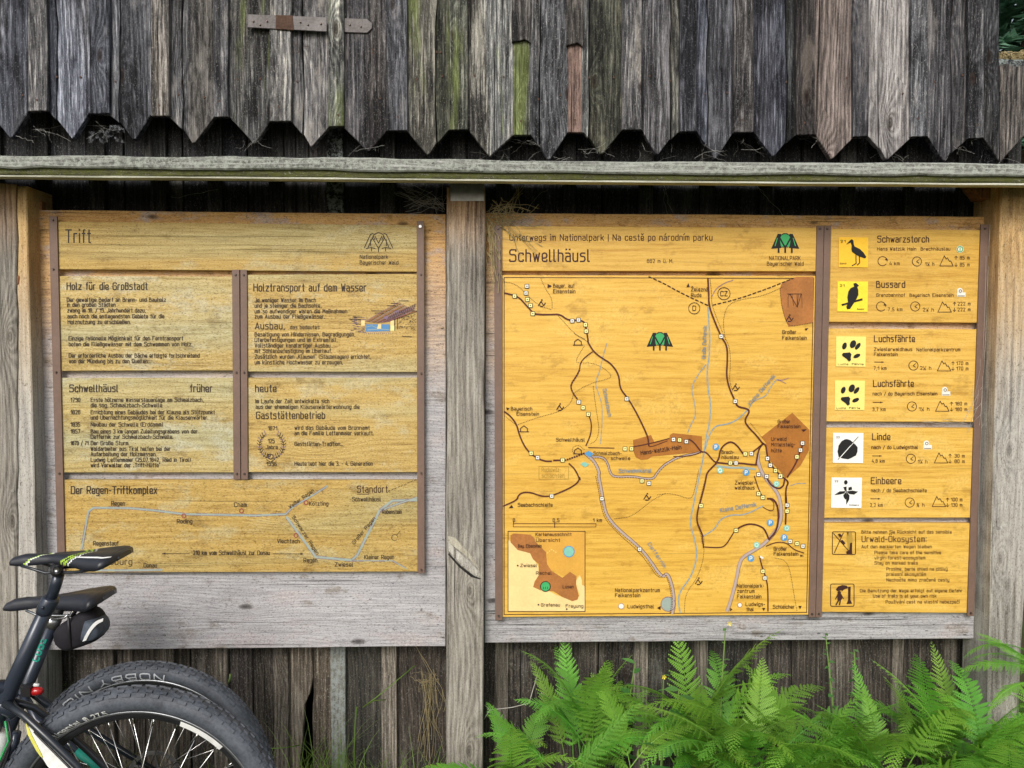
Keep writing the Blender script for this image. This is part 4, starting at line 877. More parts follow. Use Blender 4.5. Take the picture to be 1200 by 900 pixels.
# tree-in-square outline in the red-brown corner
i.line(zz('2', '765,622 848,622'), .7, B, 5); i.line(zz('2', '768,700 768,640 775,622'), .5, B, 5); i.line(zz('2', '778,622 822,700 845,622'), .7, B, 5); i.line(zz('2', '790,622 800,690'), .5, B, 5); i.line(zz('2', '820,622 822,700 828,622'), .5, B, 5); i.line(zz('2', '848,622 850,700'), .5, B, 5)
x0, y0 = zz('h', '62,288')[0]; x1, y1 = zz('h', '318,250')[0]; i.text('Hans-Watzlik-Hain', x0, y0, x1, 4.4, B, .15, 9, y1)
def rot(t, a, b, cap=4.2, m='blue2'): i.text(t, a[0], a[1], b[0], cap, K[m], .15, 9, b[1])
def vtext(t, x0, y0, x1, y1, cap=4.0):
    pls, W = layout(t); L = math.dist((x0, y0), (x1, y1)); ca, sa = (x1-x0)/L, (y1-y0)/L; sx = L/W; sy = cap/7
    for p in pls: i.line([(x0+ca*a*sx+sa*b*sy, y0+sa*a*sx-ca*b*sy) for a, b in p], cap*.15, K['blue2'], 9)
vtext('Große Deffernik', *zz('4', '300,160')[0], *zz('2', '292,810')[0]); vtext('Schmalzbach', *zz('3', '670,350')[0], *zz('3', '703,520')[0]); vtext('Kleine Deffernik', *zz('4', '580,450')[0], *zz('4', '735,270')[0])
vtext('Schwemmkanal', *zz('3', '770,868')[0], *zz('3', '970,866')[0], 4.4); vtext('Kleine Deffernik', *zz('6', '372,250')[0], *zz('6', '582,215')[0], 4.4); vtext('Deffernik', *zz('5', '895,438')[0], *zz('5', '990,580')[0])
i.build('lettering', RP['map'])

# ------------------------------------------------------------------ right column of trail panels
def clock(ink, z_, x, y, hands=True, arc=False):
    f = ZO[z_][2]; cx, cy = zz(z_, '%f,%f' % (x, y))[0]; ink.circle(cx, cy, 31/f, .75, B, 2, 18, 2 if not hands else 0)
    if hands: ink.line([(cx+2.6, cy-2.4), (cx-.4, cy+.3), (cx+2.4, cy+1.8)], .7, B, 3)
    else: ink.poly([(cx+4.2, cy-4.0), (cx+6.6, cy-1.2), (cx+2.9, cy-1.2)], B, 3)
def mount(ink, z_, x0, yb, w=90):
    ink.line(zz(z_, ' '.join('%f,%f' % (x0+a*w, yb-b*68) for a, b in ((0, 0), (.34, 1), (.48, .68), (.58, .8), (.72, .45), (.82, .5), (1, 0), (0, 0)))), .75, B, 2)
def updown(ink, z_, x, y1, y2):
    for yy, s_ in ((y1, 1), (y2, -1)):
        cx, cy = zz(z_, '%f,%f' % (x, yy-10))[0]; ink.line([(cx, cy-2), (cx, cy+2)], .6, B, 2); ink.line([(cx-1.6, cy-.4*s_), (cx, cy-2*s_), (cx+1.6, cy-.4*s_)], .6, B, 2)
def arrow(ink, z_, x0, x1, y): ink.line(zz(z_, '%f,%f %f,%f' % (x0, y, x1, y)), .8, B, 2); ink.poly(zz(z_, '%f,%f %f,%f %f,%f' % (x1-14, y-6, x1+2, y, x1-14, y+6)), B, 3)
def bus(ink, z_, x, y, c='white'):
    a = zz(z_, '%f,%f' % (x, y))[0]; ink.poly([(a[0]-5, a[1]-1), (a[0]+5, a[1]-1), (a[0]+5, a[1]+4), (a[0]-5, a[1]+4)], K['white'], 2); ink.disc(a[0]-1.5, a[1]-3, 3.3, K['white'], 3); ink.circle(a[0]-1, a[1]-2.6, 1.6, .7, K['teal'] if c == 'teal' else B, 4, 8); ink.line([(a[0]-4, a[1]+3), (a[0]+4, a[1]+3)], .6, B, 4)
def plaque(pan, z_, quad, mat, shapes, texts=()):
    """square tile standing proud of the panel, its printed figure on it, one mesh"""
    q = zz(z_, quad); Y = PY-.003
    k = Ink(Y)
    f0 = [P(x, y, Y) for x, y in q]; b0 = [P(x, y, PY+.002) for x, y in q]
    k.V += f0 + b0; k.F += [(3, 2, 1, 0), (0, 1, 5, 4), (1, 2, 6, 5), (2, 3, 7, 6), (3, 0, 4, 7)]; mi = k.mi(K[mat]); k.fm += [mi]*5
    for kind, s_ in shapes:
        if kind == 'p': k.poly(zz(z_, s_), K['black'], 2)
        elif kind == 'w': k.line(zz(z_, s_), .9, K[mat], 3)
        elif kind == 'e':
            x, y, rx, ry, an = map(float, s_.split()); ca, sa = math.cos(R(an)), math.sin(R(an))
            k.poly([zz(z_, '%f,%f' % (x+rx*math.cos(t*.524)*ca-ry*math.sin(t*.524)*sa, y+rx*math.cos(t*.524)*sa+ry*math.sin(t*.524)*ca))[0] for t in range(12)], K['black'], 2)
        else: k.line(zz(z_, s_), float(kind), K['black'], 3)
    for t, x0, yb, x1, cap in texts: T(k, z_, t, x0, yb, x1, cap, K['burn2'], .16, 3)
    return k.build('plaque', pan)
i = Ink(PY)
T(i, 'a', 'Schwarzstorch', 420, 193, 762, 41, B, .13); T(i, 'a', 'Hans Watzlik Hain  Brechhäuslau', 418, 248, 905, 20, B, .14); clock(i, 'a', 453, 320, False); T(i, 'a', '4 km', 500, 346, 566, 22, B, .13); clock(i, 'a', 683, 322); T(i, 'a', '1¼ h', 738, 350, 798, 22, B, .13)
mount(i, 'a', 836, 352); updown(i, 'a', 945, 308, 354); T(i, 'a', '85 m', 972, 308, 1035, 22, B, .13); T(i, 'a', '85 m', 972, 354, 1035, 22, B, .13)
i.disc(*zz('a', '972,240')[0], 4.2, K['white'], 2); i.circle(*zz('a', '972,240')[0], 3.2, 1.1, K['green'], 3, 9); i.line(zz('a', '972,230 972,250'), 1, K['green'], 4)
T(i, 'a', 'Bussard', 413, 496, 602, 41, B, .135); T(i, 'a', 'Grenzbahnhof', 412, 557, 602, 20, B, .14); T(i, 'a', 'Bayerisch Eisenstein', 635, 558, 928, 20, B, .14); clock(i, 'a', 443, 623, False); T(i, 'a', '7,5 km', 490, 654, 585, 22, B, .13); clock(i, 'a', 672, 623); T(i, 'a', '2¼ h', 724, 656, 795, 22, B, .13)
mount(i, 'a', 824, 661); updown(i, 'a', 935, 616, 655); T(i, 'a', '222 m', 957, 616, 1041, 22, B, .13); T(i, 'a', '222 m', 957, 655, 1041, 22, B, .13); bus(i, 'a', 980, 535)
i.build('lettering', RP['a'])
plaque(RP['a'], 'a', '160,160 357,162 355,363 160,360', 'plaque_o', [('p', '213,207 238,180 246,172 258,182 260,205 266,222 300,238 325,262 345,292 335,302 300,290 272,275 248,258 244,240 246,215 240,195'), ('1.0', '275,280 276,335 250,350'), ('1.0', '298,290 300,330 285,345'), ('.6', '213,207 240,178')],
       (('21', 172, 194, 205, 14), ('Storch', 168, 340, 210, 10)))
plaque(RP['a'], 'a', '152,455 355,457 352,660 150,657', 'plaque_y', [('p', '258,470 275,465 295,485 283,492 290,510 292,545 275,580 262,600 235,640 215,642 210,625 222,600 217,560 225,520 240,500 262,490'), ('p', '178,608 225,595 318,568 320,582 262,597 182,620')],
       (('21', 168, 490, 198, 14), ('Bussard', 283, 645, 328, 9)))
i = Ink(PY)
T(i, 'b', 'Luchsfährte', 398, 117, 668, 41, B, .135); T(i, 'b', 'Zwieslerwaldhaus', 397, 178, 650, 21, B, .15); T(i, 'b', 'Nationalparkzentrum', 682, 180, 972, 21, B, .15); T(i, 'b', 'Falkenstein', 397, 212, 553, 21, B, .15); arrow(i, 'b', 400, 460, 253); T(i, 'b', '7,1 km', 395, 305, 478, 22, B, .14)
clock(i, 'b', 660, 276); T(i, 'b', '2¼ h', 706, 304, 778, 22, B, .13); mount(i, 'b', 820, 312); updown(i, 'b', 925, 272, 307); T(i, 'b', '170 m', 948, 272, 1026, 22, B, .14); T(i, 'b', '170 m', 948, 307, 1026, 22, B, .14)
T(i, 'b', 'Luchsfährte', 392, 417, 660, 41, B, .135); T(i, 'b', 'nach / do Bayerisch Eisenstein', 388, 475, 818, 21, B, .15); bus(i, 'b', 878, 455); arrow(i, 'b', 390, 452, 523); T(i, 'b', '3,7 km', 387, 580, 472, 22, B, .14)
clock(i, 'b', 650, 550); T(i, 'b', '1¼ h', 697, 578, 765, 22, B, .13); mount(i, 'b', 808, 582); updown(i, 'b', 915, 542, 580); T(i, 'b', '180 m', 940, 542, 1018, 22, B, .15); T(i, 'b', '180 m', 940, 580, 1018, 22, B, .15)
i.build('lettering', RP['b'])
paw = lambda dx, dy: [('e', '%f %f 15 24 20' % (198+dx, 145+dy)), ('e', '%f %f 20 28 25' % (255+dx, 133+dy)), ('e', '%f %f 13 27 38' % (287+dx, 147+dy)), ('e', '%f %f 25 13 -25' % (281+dx, 212+dy)), ('p', ' '.join('%f,%f' % (x+dx, y+dy) for x, y in ((180, 205), (188, 192), (235, 188), (245, 202), (240, 222), (242, 240), (228, 250), (212, 232), (188, 215))))]
plaque(RP['b'], 'b', '142,80 342,83 338,285 142,282', 'plaque_p', paw(0, 0), (('Luchs  Fährte', 155, 272, 325, 11),))
plaque(RP['b'], 'b', '135,376 335,378 331,575 133,573', 'plaque_p', paw(-8, 296), (('Luchs  Fährte', 145, 566, 300, 11),))
i = Ink(PY)
T(i, 'c', 'Linde', 386, 145, 503, 41, B, .135); T(i, 'c', 'nach / do Ludwigsthal', 380, 206, 688, 22, B, .16); bus(i, 'c', 755, 185); arrow(i, 'c', 385, 446, 253); T(i, 'c', '4,8 km', 382, 298, 466, 22, B, .14); clock(i, 'c', 643, 272); T(i, 'c', '1¼ h', 690, 302, 752, 22, B, .13)
mount(i, 'c', 800, 300); updown(i, 'c', 905, 262, 300); T(i, 'c', '30 m', 937, 263, 1002, 22, B, .14); T(i, 'c', '80 m', 937, 300, 1002, 22, B, .14)
T(i, 'c', 'Einbeere', 377, 440, 576, 41, B, .135); T(i, 'c', 'nach / do Seebachschleife', 377, 495, 747, 22, B, .16); arrow(i, 'c', 373, 436, 540); T(i, 'c', '2,2 km', 371, 593, 453, 22, B, .14); clock(i, 'c', 635, 565); T(i, 'c', '¾ h', 682, 592, 732, 22, B, .13)
mount(i, 'c', 785, 592); updown(i, 'c', 888, 556, 592); T(i, 'c', '100 m', 912, 556, 986, 22, B, .14); T(i, 'c', '130 m', 912, 592, 986, 22, B, .14)
i.build('lettering', RP['c'])
plaque(RP['c'], 'c', '122,98 325,100 322,301 120,299', 'plaque_w', [('p', '200,142 215,140 238,148 270,175 286,195 285,225 275,250 240,268 222,275 185,270 160,262 152,225 158,185 178,155'), ('.7', '240,180 290,125'), ('.7', '165,265 155,277'), ('w', '165,268 215,212 270,150')], (('22', 143, 134, 165, 11),))
plaque(RP['c'], 'c', '112,397 315,399 311,602 108,600', 'plaque_w', [('e', '207 430 12 15 0'), ('p', '190,462 212,458 212,490 200,485'), ('p', '225,465 245,458 250,478 225,485'), ('p', '130,515 165,490 208,488 195,505 160,512'), ('p', '212,490 250,485 290,492 262,512 230,508'), ('p', '190,515 208,495 212,540 203,545 193,530'), ('p', '215,495 232,520 230,545 213,575 210,540'), ('.7', '210,470 212,575')], (('22', 133, 427, 155, 11), ('Einbeere', 232, 586, 292, 9)))
i = Ink(PY)
for t, x0, yb, x1 in (('Bitte nehmen Sie Rücksicht auf das sensible', 313, 115, 914), ('Auf den markierten Wegen bleiben', 313, 213, 782), ('Please take care of the sensitive', 400, 253, 843), ('virgin-forest-ecosystem', 400, 288, 738), ('Stay on marked trails', 400, 323, 687), ('Prosíme, berte ohled na citlivý', 480, 363, 887), ('pralesní ekosystém', 480, 398, 743),
                      ('Nechoďte mimo značené cesty', 480, 436, 898), ('Die Benutzung der Wege erfolgt auf eigene Gefahr', 303, 508, 986), ('Use of trails is at your own risk', 390, 543, 813), ('Používání cest na vlastní nebezpečí', 475, 583, 967)): T(i, 'd', t, x0, yb, x1, 20, B, .145)
T(i, 'd', 'Urwald-Ökosystem:', 315, 171, 745, 37, B, .125)
i.build('lettering', RP['d']); i = Ink(PY)
def frame(x0, y0, x1, y1): i.line(round_poly(zz('d', '%f,%f %f,%f %f,%f %f,%f %f,%f %f,%f' % ((x0+x1)/2, y0, x1, y0, x1, y1, x0, y1, x0, y0, (x0+x1)/2, y0)), 1.6), .9, B, 2)
frame(117, 104, 272, 255); frame(105, 454, 262, 603)
i.line(zz('d', '125,115 240,248'), .9, B, 3); i.line(zz('d', '190,112 130,245'), .9, B, 3); i.poly(zz('d', '215,108 248,108 252,160 246,200 252,252 212,252 220,200 212,150'), K['olive'], 2); i.poly(zz('d', '235,180 250,175 248,252 212,252 208,238 230,225'), B, 3)
i.poly(zz('d', '152,120 168,115 182,130 168,142'), B, 4); i.poly(zz('d', '172,162 185,158 205,180 190,195'), B, 4); i.poly(zz('d', '215,108 225,108 222,135'), B, 3)
i.poly(zz('d', '140,490 155,470 185,460 215,465 222,482 180,495 150,502'), B, 3); i.poly(zz('d', '222,472 240,472 238,560 250,585 212,588 222,560'), B, 3); i.disc(*zz('d', '163,512')[0], 2.2, B, 4); i.poly(zz('d', '150,520 178,520 182,555 168,565 150,560'), B, 4); i.line(zz('d', '150,530 138,555'), 1.2, B, 4); i.line(zz('d', '178,530 190,552'), 1.2, B, 4)
i.line(zz('d', '160,560 142,592'), 1.6, B, 4); i.line(zz('d', '170,560 165,592'), 1.6, B, 4); i.line(zz('d', '180,500 205,478'), 1.0, B, 4)
i.build('pictogram', RP['d'])
# ------------------------------------------------------------------ bicycles
BK = {'frame': plain('blue_black_frame_paint', (.028, .036, .055), .28, .2, .6, 40, .15, .03), 'frame2': plain('dark_frame_paint', (.018, .022, .030), .3, .1, .6, 40, .15, .03),
      'rubber': plain('tyre_rubber', (.034, .041, .056), .62, 0, .45, 160, .45, .6, col2=(.105, .118, .142)), 'rim': plain('black_rim', (.03, .032, .036), .35, .5, .5, 90, .2, .05),
      'rimside': plain('brushed_rim_edge', (.22, .23, .25), .35, .8, .5, 150, .3, .1), 'steel': plain('spoke_steel', (.62, .62, .62), .22, 1, .5, 100, .1, 0), 'chrome': plain('silver_alloy', (.45, .45, .46), .3, .9, .5, 90, .2, .1),
      'saddle': plain('black_saddle_vinyl', (.016, .018, .026), .42, 0, .5, 220, .3, .2), 'lime': plain('lime_stripe', (.34, .52, .05), .5), 'white': plain('white_decal', (.72, .73, .72), .45), 'yellow': plain('yellow_decal', (.62, .60, .12), .4),
      'teal': plain('teal_decal', (.02, .33, .24), .35), 'green': plain('green_cable', (.03, .35, .10), .4), 'red': plain('red_lens', (.45, .012, .015), .18, 0, .6, 90, .3, .2), 'decal': plain('tyre_outline_print', (.40, .42, .45), .6), 'grey': plain('grey_decal', (.30, .31, .33), .6),
      'black': plain('black_plastic', (.014, .014, .016), .45, 0, .5), 'bag': plain('black_nylon', (.013, .012, .016), .8, 0, .3, 350, .4, .5), 'reflect': plain('reflective_tape', (.62, .63, .62), .5)}
def part(name, vf, mat, parent, smooth=True, fm=None):
    return mesh_obj(name, vf[0], vf[1], mat, parent, fm, smooth)
def lathe_y(c, prof, n=96):
    """ring round a y axis through c; prof is a closed loop of (radius, y)"""
    V, F = [], []; m = len(prof)
    for k in range(n):
        a = 2*PI*k/n
        for r, y in prof: V.append(Vector((c.x+r*math.cos(a), c.y+y, c.z+r*math.sin(a))))
    for k in range(n):
        for j in range(m):
            F.append((k*m+j, k*m+(j+1) % m, ((k+1) % n)*m+(j+1) % m, ((k+1) % n)*m+j))
    return V, F
def arc_text(t, c, rad, a0, cap, mat, parent, y, flip=False, span=30, wgt=.16):
    """lettering that follows the tyre wall; a0 is the start angle in degrees, text runs clockwise (or anticlockwise, heads inward, when flip)"""
    pls, W = layout(t); k = cap/7; V, F = [], []; wide = R(span)*rad/(W*k)
    for p in pls:
        q = []
        for a, b in p:
            if flip: an = R(a0)+a*k*wide/rad; r = rad - b*k
            else: an = R(a0)-a*k*wide/rad; r = rad + b*k
            q.append((r*math.cos(an), r*math.sin(an)))
        if len(q) == 1: q = [q[0], (q[0][0]+.001, q[0][1])]
        q2 = [q[0]]
        for a, b in zip(q, q[1:]):
            m_ = max(1, int(math.dist(a, b)/.003)); q2 += [(a[0]+(b[0]-a[0])*t/m_, a[1]+(b[1]-a[1])*t/m_) for t in range(1, m_+1)]
        q = q2
        for a, b in zip(q, q[1:]):
            L = math.dist(a, b) or 1e-6; nx, nz = -(b[1]-a[1])/L*cap*wgt/2, (b[0]-a[0])/L*cap*wgt/2; ex, ez = (b[0]-a[0])/L*cap*wgt*.4, (b[1]-a[1])/L*cap*wgt*.4
            o = len(V)
            for x, z in ((a[0]-ex+nx, a[1]-ez+nz), (b[0]+ex+nx, b[1]+ez+nz), (b[0]+ex-nx, b[1]+ez-nz), (a[0]-ex-nx, a[1]-ez-nz)):
                r = math.hypot(x, z); V.append(Vector((c.x+x, c.y+y(r)-.0016-.0002*(len(F) % 4), c.z+z)))
            F.append((o, o+1, o+2, o+3))
    return part('lettering', (V, F), mat, parent, False)
def wheel(name, c, ro, tw, parent, rotor=True, cassette=False, rimw=.032, stick=(), knob=72, hubtag=None):
    """tyre (with tread), rim, spokes and hub; ro outer radius, tw half width of the tyre"""
    wd = bpy.data.objects.new(name, None); C.objects.link(wd); wd.location = c - worldloc(parent); wd.parent = parent
    rc = ro - tw*1.02; n = 18
    prof = [(rc + tw*math.cos(2*PI*j/n)*(1.0), tw*math.sin(2*PI*j/n)) for j in range(n)]
    V, F = lathe_y(c, prof, 110)
    rnd = random.Random(int(c.x*1000))
    for k in range(knob):                                             # tread blocks: two shoulder rows, two middle rows
        for row, (al, sx) in enumerate(((-52, .9), (-31, .8), (-8, .75), (15, .75), (36, .8), (55, .9))):
            a = 2*PI*(k+(.5 if row % 2 else 0))/knob; al = R(al)
            rr_ = rc+tw*math.cos(al)+.0012; y = tw*math.sin(al); hgt = .0048
            er = Vector((math.cos(a), 0, math.sin(a))); ey = Vector((0, 1, 0)); nrm = er*math.cos(al)+ey*math.sin(al); tang = Vector((-math.sin(a), 0, math.cos(a))); sd_ = nrm.cross(tang)
            m_ = Matrix((tang, sd_, nrm)).transposed()
            v, f = box(Vector((c.x, c.y, c.z)) + er*rr_ + ey*y, ro*2*PI/knob*(.56 if row in (0, 5) else .42)*rnd.uniform(.9, 1.1), tw*.30*sx, hgt, m_)
            o = len(V); V += v; F += [tuple(i+o for i in q) for q in f]
    ty = part('tyre', (V, F), BK['rubber'], wd); 
    me = ty.data; nb = 110*n; me.polygons.foreach_set('use_smooth', [i < nb for i in range(len(me.polygons))])
    ri = ro-2*tw*1.0-.001
    part('rim', lathe_y(c, [(ri+.004, -.014), (ri+.006, -.013), (ri+.006, .013), (ri+.004, .014), (ri-.016, .009), (ri-.020, 0), (ri-.016, -.009)], 96), BK['rim'], wd)
    part('rim_edge', lathe_y(c, [(ri+.0065, -.0155), (ri+.0065, -.012), (ri-.0005, -.012), (ri-.0005, -.0155)], 96), BK['rimside'], wd)
    part('hub', join(lathe_y(c, [(.016, -.045), (.016, .045), (.001, .045), (.001, -.045)], 20), lathe_y(c, [(.028, -.032), (.028, -.028), (.001, -.028), (.001, -.032)], 24), lathe_y(c, [(.028, .032), (.028, .028), (.001, .028), (.001, .032)], 24), lathe_y(c, [(.005, -.07), (.005, .07), (.0005, .07), (.0005, -.07)], 12)), BK['black'], wd)
    if cassette:
        st = []
        for q in range(7):
            r_ = .06-.006*q; y = -.030-.0045*q; nt_ = int(40-4*q); V2 = []; m2 = nt_*4
            prof_ = []
            for k in range(m2):
                rr2 = r_ + (.0022 if k % 4 in (0, 1) else -.0022); a = 2*PI*k/m2; prof_.append((rr2*math.cos(a), rr2*math.sin(a)))
            for yy in (y, y-.002): V2 += [Vector((c.x+x, c.y+yy, c.z+z)) for x, z in prof_]
            V2 += [Vector((c.x+x*.4, c.y+y-.002, c.z+z*.4)) for x, z in prof_]
            F2 = [(k, (k+1) % m2, m2+(k+1) % m2, m2+k) for k in range(m2)] + [(m2+k, m2+(k+1) % m2, 2*m2+(k+1) % m2, 2*m2+k) for k in range(m2)]
            st.append((V2, F2))
        part('cassette', join(*st), BK['chrome'], wd, False)
    if rotor:
        pr = lathe_y(c, [(.080, .038), (.080, .040), (.068, .040), (.068, .038)], 48); arms = [tube([c+Vector((.02*math.cos(a), .039, .02*math.sin(a))), c+Vector((.069*math.cos(a+.5), .039, .069*math.sin(a+.5)))], .0035, 6) for a in [k*PI/3 for k in range(6)]]
        part('brake_disc', join(pr, *arms), BK['chrome'], wd, False)
    # spokes: shared mesh pieces turned round the hub
    ns = 32; L0 = Vector((.027, 0, 0))
    meshes = {}
    for k in range(ns):
        side = -1 if k % 2 else 1; cross = 1 if (k//2) % 2 else -1
        key = (side, cross)
        if key not in meshes:
            a1 = cross*R(52)
            p0 = Vector((.027*math.cos(a1), side*.030, .027*math.sin(a1))); p1 = Vector((ri-.016, side*.003, 0)); p2 = p0.lerp(p1, .93)
            v, f = join(tube([p0, p2], .0012, 5), tube([p2, p1], .0020, 6))
            me = bpy.data.meshes.new('spoke'); me.from_pydata([tuple(x) for x in v], [], f); me.materials.append(BK['steel']); me.polygons.foreach_set('use_smooth', [True]*len(f)); meshes[key] = me
        o = bpy.data.objects.new('spoke', meshes[key]); C.objects.link(o); o.parent = wd; o.rotation_euler = (0, -2*PI*k/ns - .06, 0)
    for a0, a1 in stick:
        V2, F2 = [], []; m2 = 16
        for k in range(m2+1):
            a = R(a0+(a1-a0)*k/m2)
            for r_, y in ((ri-.0005, -.0150), (ri-.015, -.0108)): V2.append(Vector((c.x+r_*math.cos(a), c.y+y-.0006, c.z+r_*math.sin(a))))
        part('rim_sticker', (V2, [(2*k, 2*k+1, 2*k+3, 2*k+2) for k in range(m2)]), BK['white'], wd, False)
    wall = lambda r: -tw*math.sqrt(max(.02, 1-min(1, abs((r-rc)/tw))**2))
    return wd, ri, rc, wall
def saddle(px, Y, parent, width, stripes=False):
    """px: (x, top, bottom) stations from nose to tail, in photo pixels on the plane Y"""
    st = []
    n = len(px); V, F, fm = [], [], []
    for i, (x, t, b) in enumerate(px):
        u = i/(n-1); a, c_ = P(x, t, Y), P(x, b, Y)
        w_ = width*(.22 + .10*u + .70*max(0, (min(u, .86)-.36)/.5)**1.3) * (1 if u < .86 else math.sqrt(max(.16, 1-((u-.86)/.145)**2)))
        w_ *= min(1, .55+u*6); st.append((u, a, c_, w_/2))
    m = 29
    for u, a, c_, hw in st:
        H = a.z-c_.z
        for j in range(m):
            th = PI*j/(m-1); x_ = -math.cos(th); 
            z = c_.z + H*(math.sin(th)**.55 if 0 < j < m-1 else 0)*(1-.10*math.exp(-(x_*3)**2)*(1 if .3 < u < .95 else 0))
            V.append(Vector((a.x, Y + x_*hw, z)))
    for i in range(n-1):
        for j in range(m-1):
            F.append((i*m+j, i*m+j+1, (i+1)*m+j+1, (i+1)*m+j)); u = (i+.5)/(n-1)
            s_ = u*30 + (14-j)*-.28; k = 0; s_ = u*30 - min(j, 28-j)*.34
            if stripes:
                if 14.2 < s_ < 14.8 or 15.4 < s_ < 16.0 or 5.9 < s_ < 6.3: k = 1
                if 16.5 < s_ < 16.9 or 6.3 < s_ < 6.7: k = 2
                if min(j, 28-j) == 6 and .60 < u < .95: k = 2
            fm.append(k)
        F.append((i*m, (i+1)*m, (i+1)*m+m-1, i*m+m-1)); fm.append(0)
    F.append(tuple(range(m))); fm.append(0); F.append(tuple(range((n-1)*m, n*m))[::-1]); fm.append(0)
    o = mesh_obj('saddle', V, F, [BK['saddle'], BK['lime'], BK['white']], parent, fm, True)
    for p in o.data.polygons:
        if len(p.vertices) > 4: p.use_smooth = False
    return o
def resample(px, n=72):
    r = []
    for i in range(n):
        f = i/(n-1)*(len(px)-1); k = min(len(px)-2, int(f)); t = f-k
        r.append(tuple(px[k][j]*(1-t)+px[k+1][j]*t for j in range(3)))
    return r
def bars(root, hx, Y, q, mat):
    pass
def complete_bike(root, Y, hub, bb, seat_top, ro, tw, mat, rest):
    """front half of the bicycle, outside the photograph to the left"""
    q = lambda dx, dz, dy=0: Vector((bb.x - dx, Y + dy, hub.z + dz))
    head_t, head_b = q(.52, .40), q(.565, .28)
    part('down_tube', tube([bb+Vector((-.01, 0, .01)), head_b], .024, 14), BK[mat], root)
    part('top_tube', tube([seat_top, head_t], .018, 14), BK[mat], root)
    part('head_tube', tube([head_b+Vector((-.008, 0, -.025)), head_t+Vector((.008, 0, .03))], .024, 14), BK[mat], root)
    fa = q(.66, 0); cr = head_b+Vector((-.012, 0, -.05))
    part('fork', join(tube([cr+Vector((0, -.06, 0)), cr+Vector((0, .06, 0))], .02, 10), *[tube([cr+Vector((0, s_*.06, 0)), Vector((fa.x, Y+s_*.06, fa.z))], [.018, .022], 12) for s_ in (-1, 1)]), BK['frame2'], root)
    hb = head_t+Vector((.0, 0, .09))
    part('handlebar', tube([hb+Vector((.02, -.36, .02)), hb+Vector((.0, -.18, .015)), hb+Vector((-.04, 0, 0)), hb+Vector((.0, .14, .015)), hb+Vector((.02, .20, .02))] if False else [hb+Vector((.03, -.34, .02)), hb+Vector((-.02, -.1, .0)), hb+Vector((-.02, .1, 0)), hb+Vector((.03, .22, .02))], .013, 10), BK['black'], root)
    for y0, y1 in ((-.34, -.22), (.12, .22)): part('grip', tube([hb+Vector((.03, y0, .02)), hb+Vector((.012, y1, .012))], .017, 10), BK['black'], root)
    part('stem', tube([head_t+Vector((.01, 0, .05)), hb+Vector((-.02, 0, 0))], .016, 10), BK['black'], root)
    wheel('front_wheel', fa, ro, tw, root, True, False)
    part('crank', join(lathe_y(bb, [(.085, -.045), (.085, -.048), (.06, -.048), (.06, -.045)], 40), tube([bb+Vector((0, -.055, 0)), bb+Vector((.15, -.062, -.08))], [.014, .010], 8), tube([bb+Vector((0, .055, 0)), bb+Vector((-.15, .062, .08))], [.014, .010], 8), tube([bb+Vector((0, -.06, 0)), bb+Vector((0, .06, 0))], .02, 12)), BK['black'], root, False)
    for s_ in (-1, 1): part('pedal', box(bb+Vector((-s_*.15, s_*.11, s_*.08)), .09, .08, .018), BK['black'], root, False)

# rear bicycle, against the wall
YB = -.255
hubB = P(174, 920, YB); rB = (P(174, 776, YB)-hubB).length
bikeB = thing('bicycle', (hubB.x, YB, 0), 'dark bicycle nearest the wall, with plain black saddle and teal frame lettering', 'bicycle')
wB, riB, rcB, wallB = wheel('rear_wheel', hubB, rB, .0245, bikeB, True, True, stick=())
cap = .0165
arc_text('NOBBY', hubB, rcB+.003, 79.5, .018, BK['decal'], wB, wallB, True, 32, .2)
arc_text('NIC', hubB, rcB+.001, 116.5, .018, BK['decal'], wB, wallB, True, 15, .2)
Qo = lambda x, y, dy=0: P(x, y, YB) + Vector((0, dy, 0))
Q = lambda x, y, dy=0: P(x, y, YB+dy)
bbB = Q(-34, 960); stB = Q(63, 727)
part('seat_tube', tube([bbB, stB], [.019, .0175], 16), BK['frame'], bikeB)
for s_ in (-1, 1):
    part('seat_stay', tube([Qo(30, 810, s_*.012), Qo(52, 836, s_*.035), Vector((hubB.x, YB+s_*.062, hubB.z))], [.011, .0115, .008], 12), BK['frame'], bikeB)
    part('chain_stay', tube([bbB+Vector((.02, s_*.03, 0)), Vector((hubB.x, YB+s_*.062, hubB.z))], [.013, .009], 10), BK['frame'], bikeB)
_s0, _s1 = Qo(52, 836, -.035), Vector((hubB.x, YB-.062, hubB.z)); a, b = _s0.lerp(_s1, .40), _s0.lerp(_s1, .66)
part('stay_decal', tube([a+Vector((0, -.0012, 0)), b+Vector((0, -.0012, 0))], [.0112, .0102], 12), BK['teal'], bikeB)
part('seatpost', tube([Q(63, 729), Q(74, 704)], .0135, 14), BK['black'], bikeB)
part('seat_clamp', join(tube([Q(60, 733), Q(65, 722)], .021, 14), tube([Q(60, 726, -.022), Q(76, 724, -.024), Q(80, 720, -.024)], .003, 6)), BK['chrome'], bikeB)
part('saddle_rails', join(*[tube([Qo(36, 712, s_*.022), Qo(50, 718, s_*.022), Qo(60, 718, s_*.022), Qo(88, 718.5, s_*.022), Qo(96, 707, s_*.03)], .0036, 8) for s_ in (-1, 1)]), BK['steel'], bikeB)
saddle(resample([(5.5, 711, 713), (9, 706, 713.5), (18, 701.5, 714), (32, 699.5, 712.5), (48, 698.5, 710), (66, 697, 710), (82, 694.5, 709), (98, 691.5, 709), (112, 690, 708), (121, 690.5, 704.5), (128, 693, 700)]), YB, bikeB, .145)
